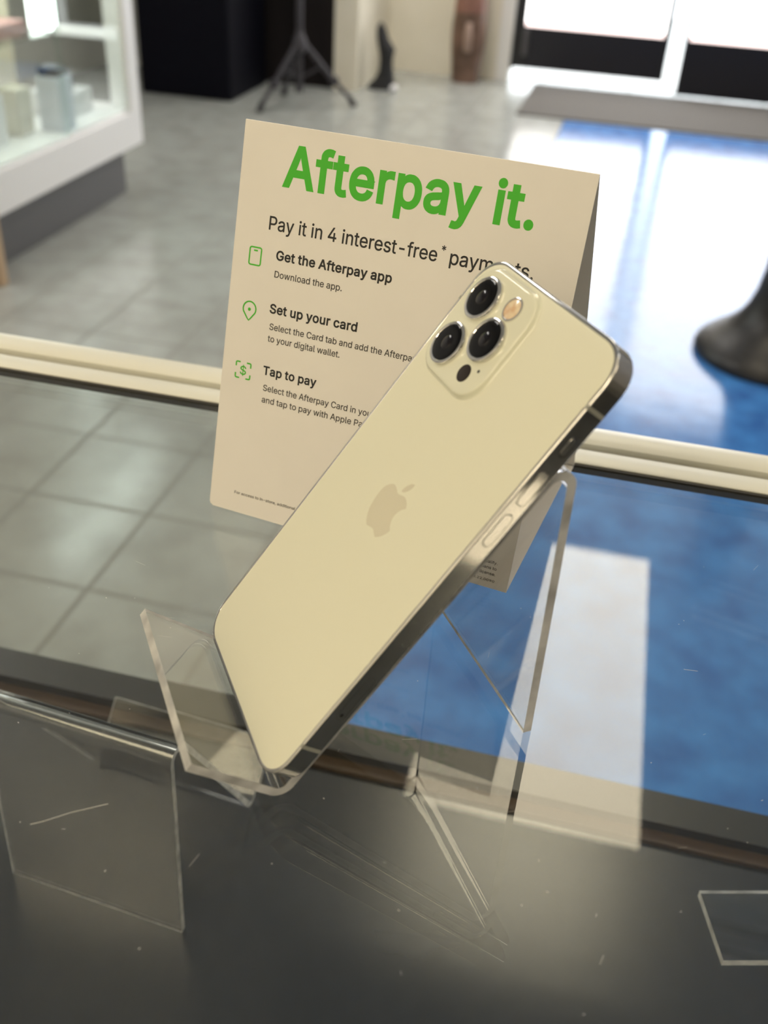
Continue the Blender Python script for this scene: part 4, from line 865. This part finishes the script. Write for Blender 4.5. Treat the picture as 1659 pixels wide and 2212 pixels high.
# ------------------------------------------------------------------ shop floor: showcase
m_white = mat('white_laminate', (.93, .93, .94), .35)
m_kick = mat('grey_kick_board', (.12, .12, .125), .5)
m_tan = mat('tan_wood', (.42, .27, .16), .5)
noise_color(m_tan, (.50, .35, .22), (.60, .44, .29), scale=18, stretch=(4, 4, .3))
m_led = mat('led_strip', (.9, .9, .9), .5, emit=(.97, 1.0, .98), strength=LED_LIGHT)
m_ledp = mat('led_post', (.9, .9, .9), .5, emit=(.97, 1.0, .98), strength=5.0)
m_sglass = sheet_glass('showcase_glass', (.93, .97, .95))
m_backp = mat('beige_back_board', (.40, .36, .26), .6)
sx, sy = -2.03, 3.49
case = rthing('showcase', 'lit white glass showcase with a tan wood end and grey plinth at left', 'showcase', sx, sy, FLOOR)
def sb(u0, u1, v0, v1, z0, z1, mb=None):
    return (mb or MB()).box((u0 - sx, v0 - sy, z0 - FLOOR), (u1 - sx, v1 - sy, z1 - FLOOR))
sb(-2.56, -2.03, 2.89, 4.09, -.875, -.735).build('base', m_white, case, bevel=.004)
sb(-2.55, -2.045, 2.90, 4.08, -.735, -.722).build('inner_floor', m_white, case)
sb(-2.54, -2.10, 2.90, 4.03, FLOOR, -.876).build('plinth', m_kick, case)
sb(-2.54, -1.985, 2.845, 2.885, FLOOR, .30).build('end_panel', m_tan, case, bevel=.003)
sb(-2.12, -2.03, 4.0, 4.09, -.735, .28).build('post', m_white, case, bevel=.003)
sb(-2.46, -2.36, 4.0, 4.06, -.45, .28).build('lit_post', m_ledp, case, bevel=.01)
sb(-2.36, -2.121, 4.015, 4.045, -.462, -.430).build('cross_rail', m_white, case, bevel=.003)
sb(-2.56, -2.03, 2.89, 4.09, .281, .36).build('top', m_white, case, bevel=.004)
sb(-2.10, -2.06, 2.92, 3.98, .262, .280).build('led_strip', m_led, case)
sb(-2.558, -2.545, 2.90, 4.0, -.72, .28).build('back_board', m_backp, case)
sb(-2.046, -2.040, 2.90, 3.515, -.722, .27).build('glass_pane', m_sglass, case)
sb(-2.052, -2.046, 3.49, 3.995, -.722, .27).build('glass_pane', m_sglass, case)
sb(-2.53, -2.06, 2.90, 3.49, -.372, -.364).build('glass_shelf', m_sglass, case)
def boxed(name, label, cat, u0, u1, v0, v1, z0, z1, m, group=None, bevel=.004, extra=0):
    cu, cv = (u0 + u1) / 2, (v0 + v1) / 2
    o = MB().box((u0 - cu, v0 - cv, 0), (u1 - cu, v1 - cv, z1 - z0)).build(name, m, loc=room(cu, cv, z0), rot=(0, 0, YAW + extra), bevel=bevel)
    return tag(o, label, cat, group)
m_bw = mat('white_box_card', (.70, .71, .72), .5)
m_bc = mat('cream_box_card', (.60, .58, .45), .5)
m_bb = mat('pale_blue_box_card', (.55, .60, .68), .5)
m_pink = mat('pink_card', (.62, .36, .33), .5)
m_blk = mat('matt_black', (.012, .012, .014), .5)
zf = -.721
boxed('box', 'pale blue white box standing in the showcase under the black gadget', 'box', -2.17, -2.075, 3.52, 3.62, zf, -.53, m_bb, 'boxes in the showcase')
boxed('box', 'cream box in the showcase, second from its far end', 'box', -2.26, -2.18, 3.40, 3.50, zf, -.56, m_bc, 'boxes in the showcase')
boxed('box', 'white box at the near left of the row in the showcase', 'box', -2.27, -2.17, 3.20, 3.30, zf, -.55, m_bw, 'boxes in the showcase')
boxed('box', 'low white box lying near the far end of the showcase', 'box', -2.34, -2.16, 3.72, 3.92, zf, -.63, m_bw, 'boxes in the showcase')
bl = boxed('gadget', 'small black gadget on top of the pale blue box', 'gadget', -2.165, -2.08, 3.53, 3.61, -.529, -.495, m_blk, bevel=.01)
g2 = MB().lathe([(.03, 0), (.032, .02), (.030, .06), (.018, .085), (.006, .09)], n=24)
tag(g2.build('gadget', m_blk, loc=room(-2.21, 3.80, -.629), rot=(0, 0, YAW), smooth=40), 'round black gadget on the low white box near the showcase post', 'gadget')
boxed('packet', 'pink packet lying on the upper glass shelf of the showcase', 'packet', -2.25, -2.10, 3.22, 3.40, -.363, -.318, m_pink)

# black cabinet beyond the showcase
m_cab = mat('black_cabinet', (.0025, .0025, .006), .6, spec=.1)
cab = rthing('cabinet', 'tall black cabinet standing behind the showcase', 'cabinet', -2.64, 6.27, FLOOR)
MB().box((-.29, -.32, 0), (.29, .30, 1.75)).build('body', m_cab, cab, bevel=.004)
MB().box((-.286, -.336, .02), (.286, -.321, 1.74)).build('door', m_cab, cab, bevel=.003)

# tripod stand
m_tri = mat('grey_black_tube', (.045, .042, .050), .45, metal=.2)
tri = rthing('tripod_stand', 'dark grey tripod stand with a centre pole in front of the dark door', 'stand', -1.94, 6.02, FLOOR)
MB().tube((0, 0, .085), (0, 0, 1.9), .021, n=20).build('pole', m_tri, tri, smooth=40)
MB().lathe([(.024, 0), (.042, .015), (.042, .07), (.026, .10), (.022, .12)], (0, 0, .30)).build('collar', m_tri, tri, smooth=40)
for dx, dy in ((-.165, -.262), (.30, .17), (-.19, .27)):
    fx, fy = dx, dy
    hub = (dx * .09, dy * .09, .345)
    mid = (dx * .62, dy * .62, .145)
    lg = MB()
    lg.tube(hub, mid, .017, n=16)
    lg.tube(mid, (fx, fy, .018), .013, n=16)
    leg = lg.build('leg', m_tri, tri, smooth=40)
    MB().tube((fx, fy, .0), (fx * .9, fy * .9, .055), .019, .017, n=16).build('rubber_foot', m_blk, leg, smooth=40)
    MB().lathe([(.004, -.028), (.026, -.022), (.030, 0), (.026, .022), (.004, .028)], mid, n=20).build('clamp_knob', m_tri, leg, smooth=40)
    MB().tube((0, 0, .16), (dx * .40, dy * .40, .228), .007, n=10).build('brace', m_tri, leg)

# black bag and white ball by the pier
m_bag = mat('black_cloth', (.012, .012, .013), .75)
noise_color(m_bag, (.008, .008, .009), (.020, .020, .022), scale=25, bump=.4, bump_scale=18)
rows = [(-1.640, .004, -.680), (-1.640, .018, -.695), (-1.637, .032, -.725), (-1.626, .040, -.777), (-1.607, .050, -.816), (-1.597, .056, -.838), (-1.597, .047, -.868), (-1.596, .043, -.922), (-1.596, .050, -.977), (-1.604, .064, -1.020), (-1.618, .082, -1.051), (-1.628, .092, -1.074), (-1.628, .090, -1.080)]
bag = MB()
L = []
for cu, hw, z in rows:
    dpt = max(.004, hw * .9 if z > -1.0 else hw * .75)
    L.append([((cu + 1.61) + hw * math.cos(2 * math.pi * i / 28) * (1 + .07 * math.sin(3 * 2 * math.pi * i / 28)), dpt * math.sin(2 * math.pi * i / 28), z - FLOOR) for i in range(28)])
tag(bag.loft(L).build('bag', m_bag, loc=room(-1.61, 6.80, FLOOR), rot=(0, 0, YAW), smooth=60), 'slim black cloth bag standing on the floor against the cream pier', 'bag')
b = MB()
b.lathe([(.026 * math.sin(math.pi * i / 12) + .0004, .026 - .026 * math.cos(math.pi * i / 12)) for i in range(13)], n=24)
tag(b.build('ball', mat('white_plastic', (.8, .8, .82), .3), loc=room(-1.512, 6.70, FLOOR), smooth=60), 'small white ball on the floor beside the black bag', 'ball')

# brown figure by the doors
m_fig = mat('brown_carved_wood', (.14, .08, .05), .45)
noise_color(m_fig, (.085, .050, .032), (.20, .115, .080), scale=7, detail=5, bump=.5, bump_scale=22)
m_figt = mat('red_brown_wood', (.22, .105, .075), .5)
noise_color(m_figt, (.19, .085, .06), (.26, .13, .095), scale=14)
m_figl = mat('pale_brown_wood', (.36, .25, .20), .5)
fig = rthing('carved_figure', 'brown carved wooden figure standing against the cream wall left of the doors', 'figure', -1.15, 7.33, FLOOR)
rows = [(.092, 0), (.098, .03), (.104, .12), (.113, .20), (.117, .28), (.117, .36), (.110, .44)]
def oval(rows, d=.85, wob=.0, n=36):
    return [[(r * math.cos(2 * math.pi * i / n) * (1 + wob * math.sin(5 * 2 * math.pi * i / n)), r * d * math.sin(2 * math.pi * i / n), z) for i in range(n)] for r, z in rows]
MB().loft(oval(rows, wob=.03)).build('body', m_fig, fig, smooth=60)
MB().loft(oval([(.110, .441), (.104, .52), (.092, .60), (.080, .66), (.092, .72), (.098, .80), (.080, .88), (.040, .93), (.003, .94)])).build('upper_body', m_figt, fig, smooth=60)
MB().loft(oval([(.004, .19), (.030, .21), (.033, .30), (.028, .38), (.003, .40)], d=1.0)).build('pale_panel', m_figl, fig, loc=(.012, -.078, 0), smooth=60)

# black pedestal on the blue floor
m_ped = mat('satin_black', (.020, .019, .019), .38, ior=1.5)
ped = rthing('pedestal_stand', 'black pedestal with a round flared base on the blue floor at right', 'stand', .60, 3.20, FLOOR + .004)
prof = [(.250, 0), (.254, .012), (.250, .026), (.236, .042), (.205, .066), (.170, .092), (.138, .125), (.115, .165), (.100, .215), (.092, .28), (.088, .36)]
MB().lathe(prof, n=64).build('base', m_ped, ped, smooth=50)
MB().lathe([(.086, .361), (.084, .6), (.084, .98)], n=48).build('column', m_ped, ped, smooth=50)

# dust and scratches on the counter glass
m_dust = mat('dust', (.75, .73, .68), .8)
db = MB()
def g_scr(pts, w):
    P = [Vector(p) for p in pts]
    for a, b_ in zip(P[:-1], P[1:]):
        d = (b_ - a).normalized()
        n_ = Vector((-d.y, d.x)) * w / 2
        q = [a - n_, b_ - n_, b_ + n_, a + n_]
        db.add([(p.x, p.y - .15, .00003 - FLOOR) for p in q], [(0, 1, 2, 3)])
g_scr([(-.1320, .158), (-.129, .160), (-.123, .165), (-.114, .171)], .00016)
g_scr([(.127, .262), (.131, .270), (.133, .283), (.131, .295)], .00010)
g_scr([(.055, .283), (.060, .2835)], .00016)
for i in range(110):
    u, v = random.uniform(-.19, .21), random.uniform(.13, .36)
    a, l = random.uniform(0, 3.14), random.choice([.0004, .0005, .0007, .0012, .003, .005])
    d = Vector((math.cos(a), math.sin(a))) * l / 2
    g_scr([(u - d.x, v - d.y), (u + d.x, v + d.y)], .00018 if l < .001 else .00006)
o = db.build('dust_specks', m_dust, ct)
o['kind'] = 'stuff'
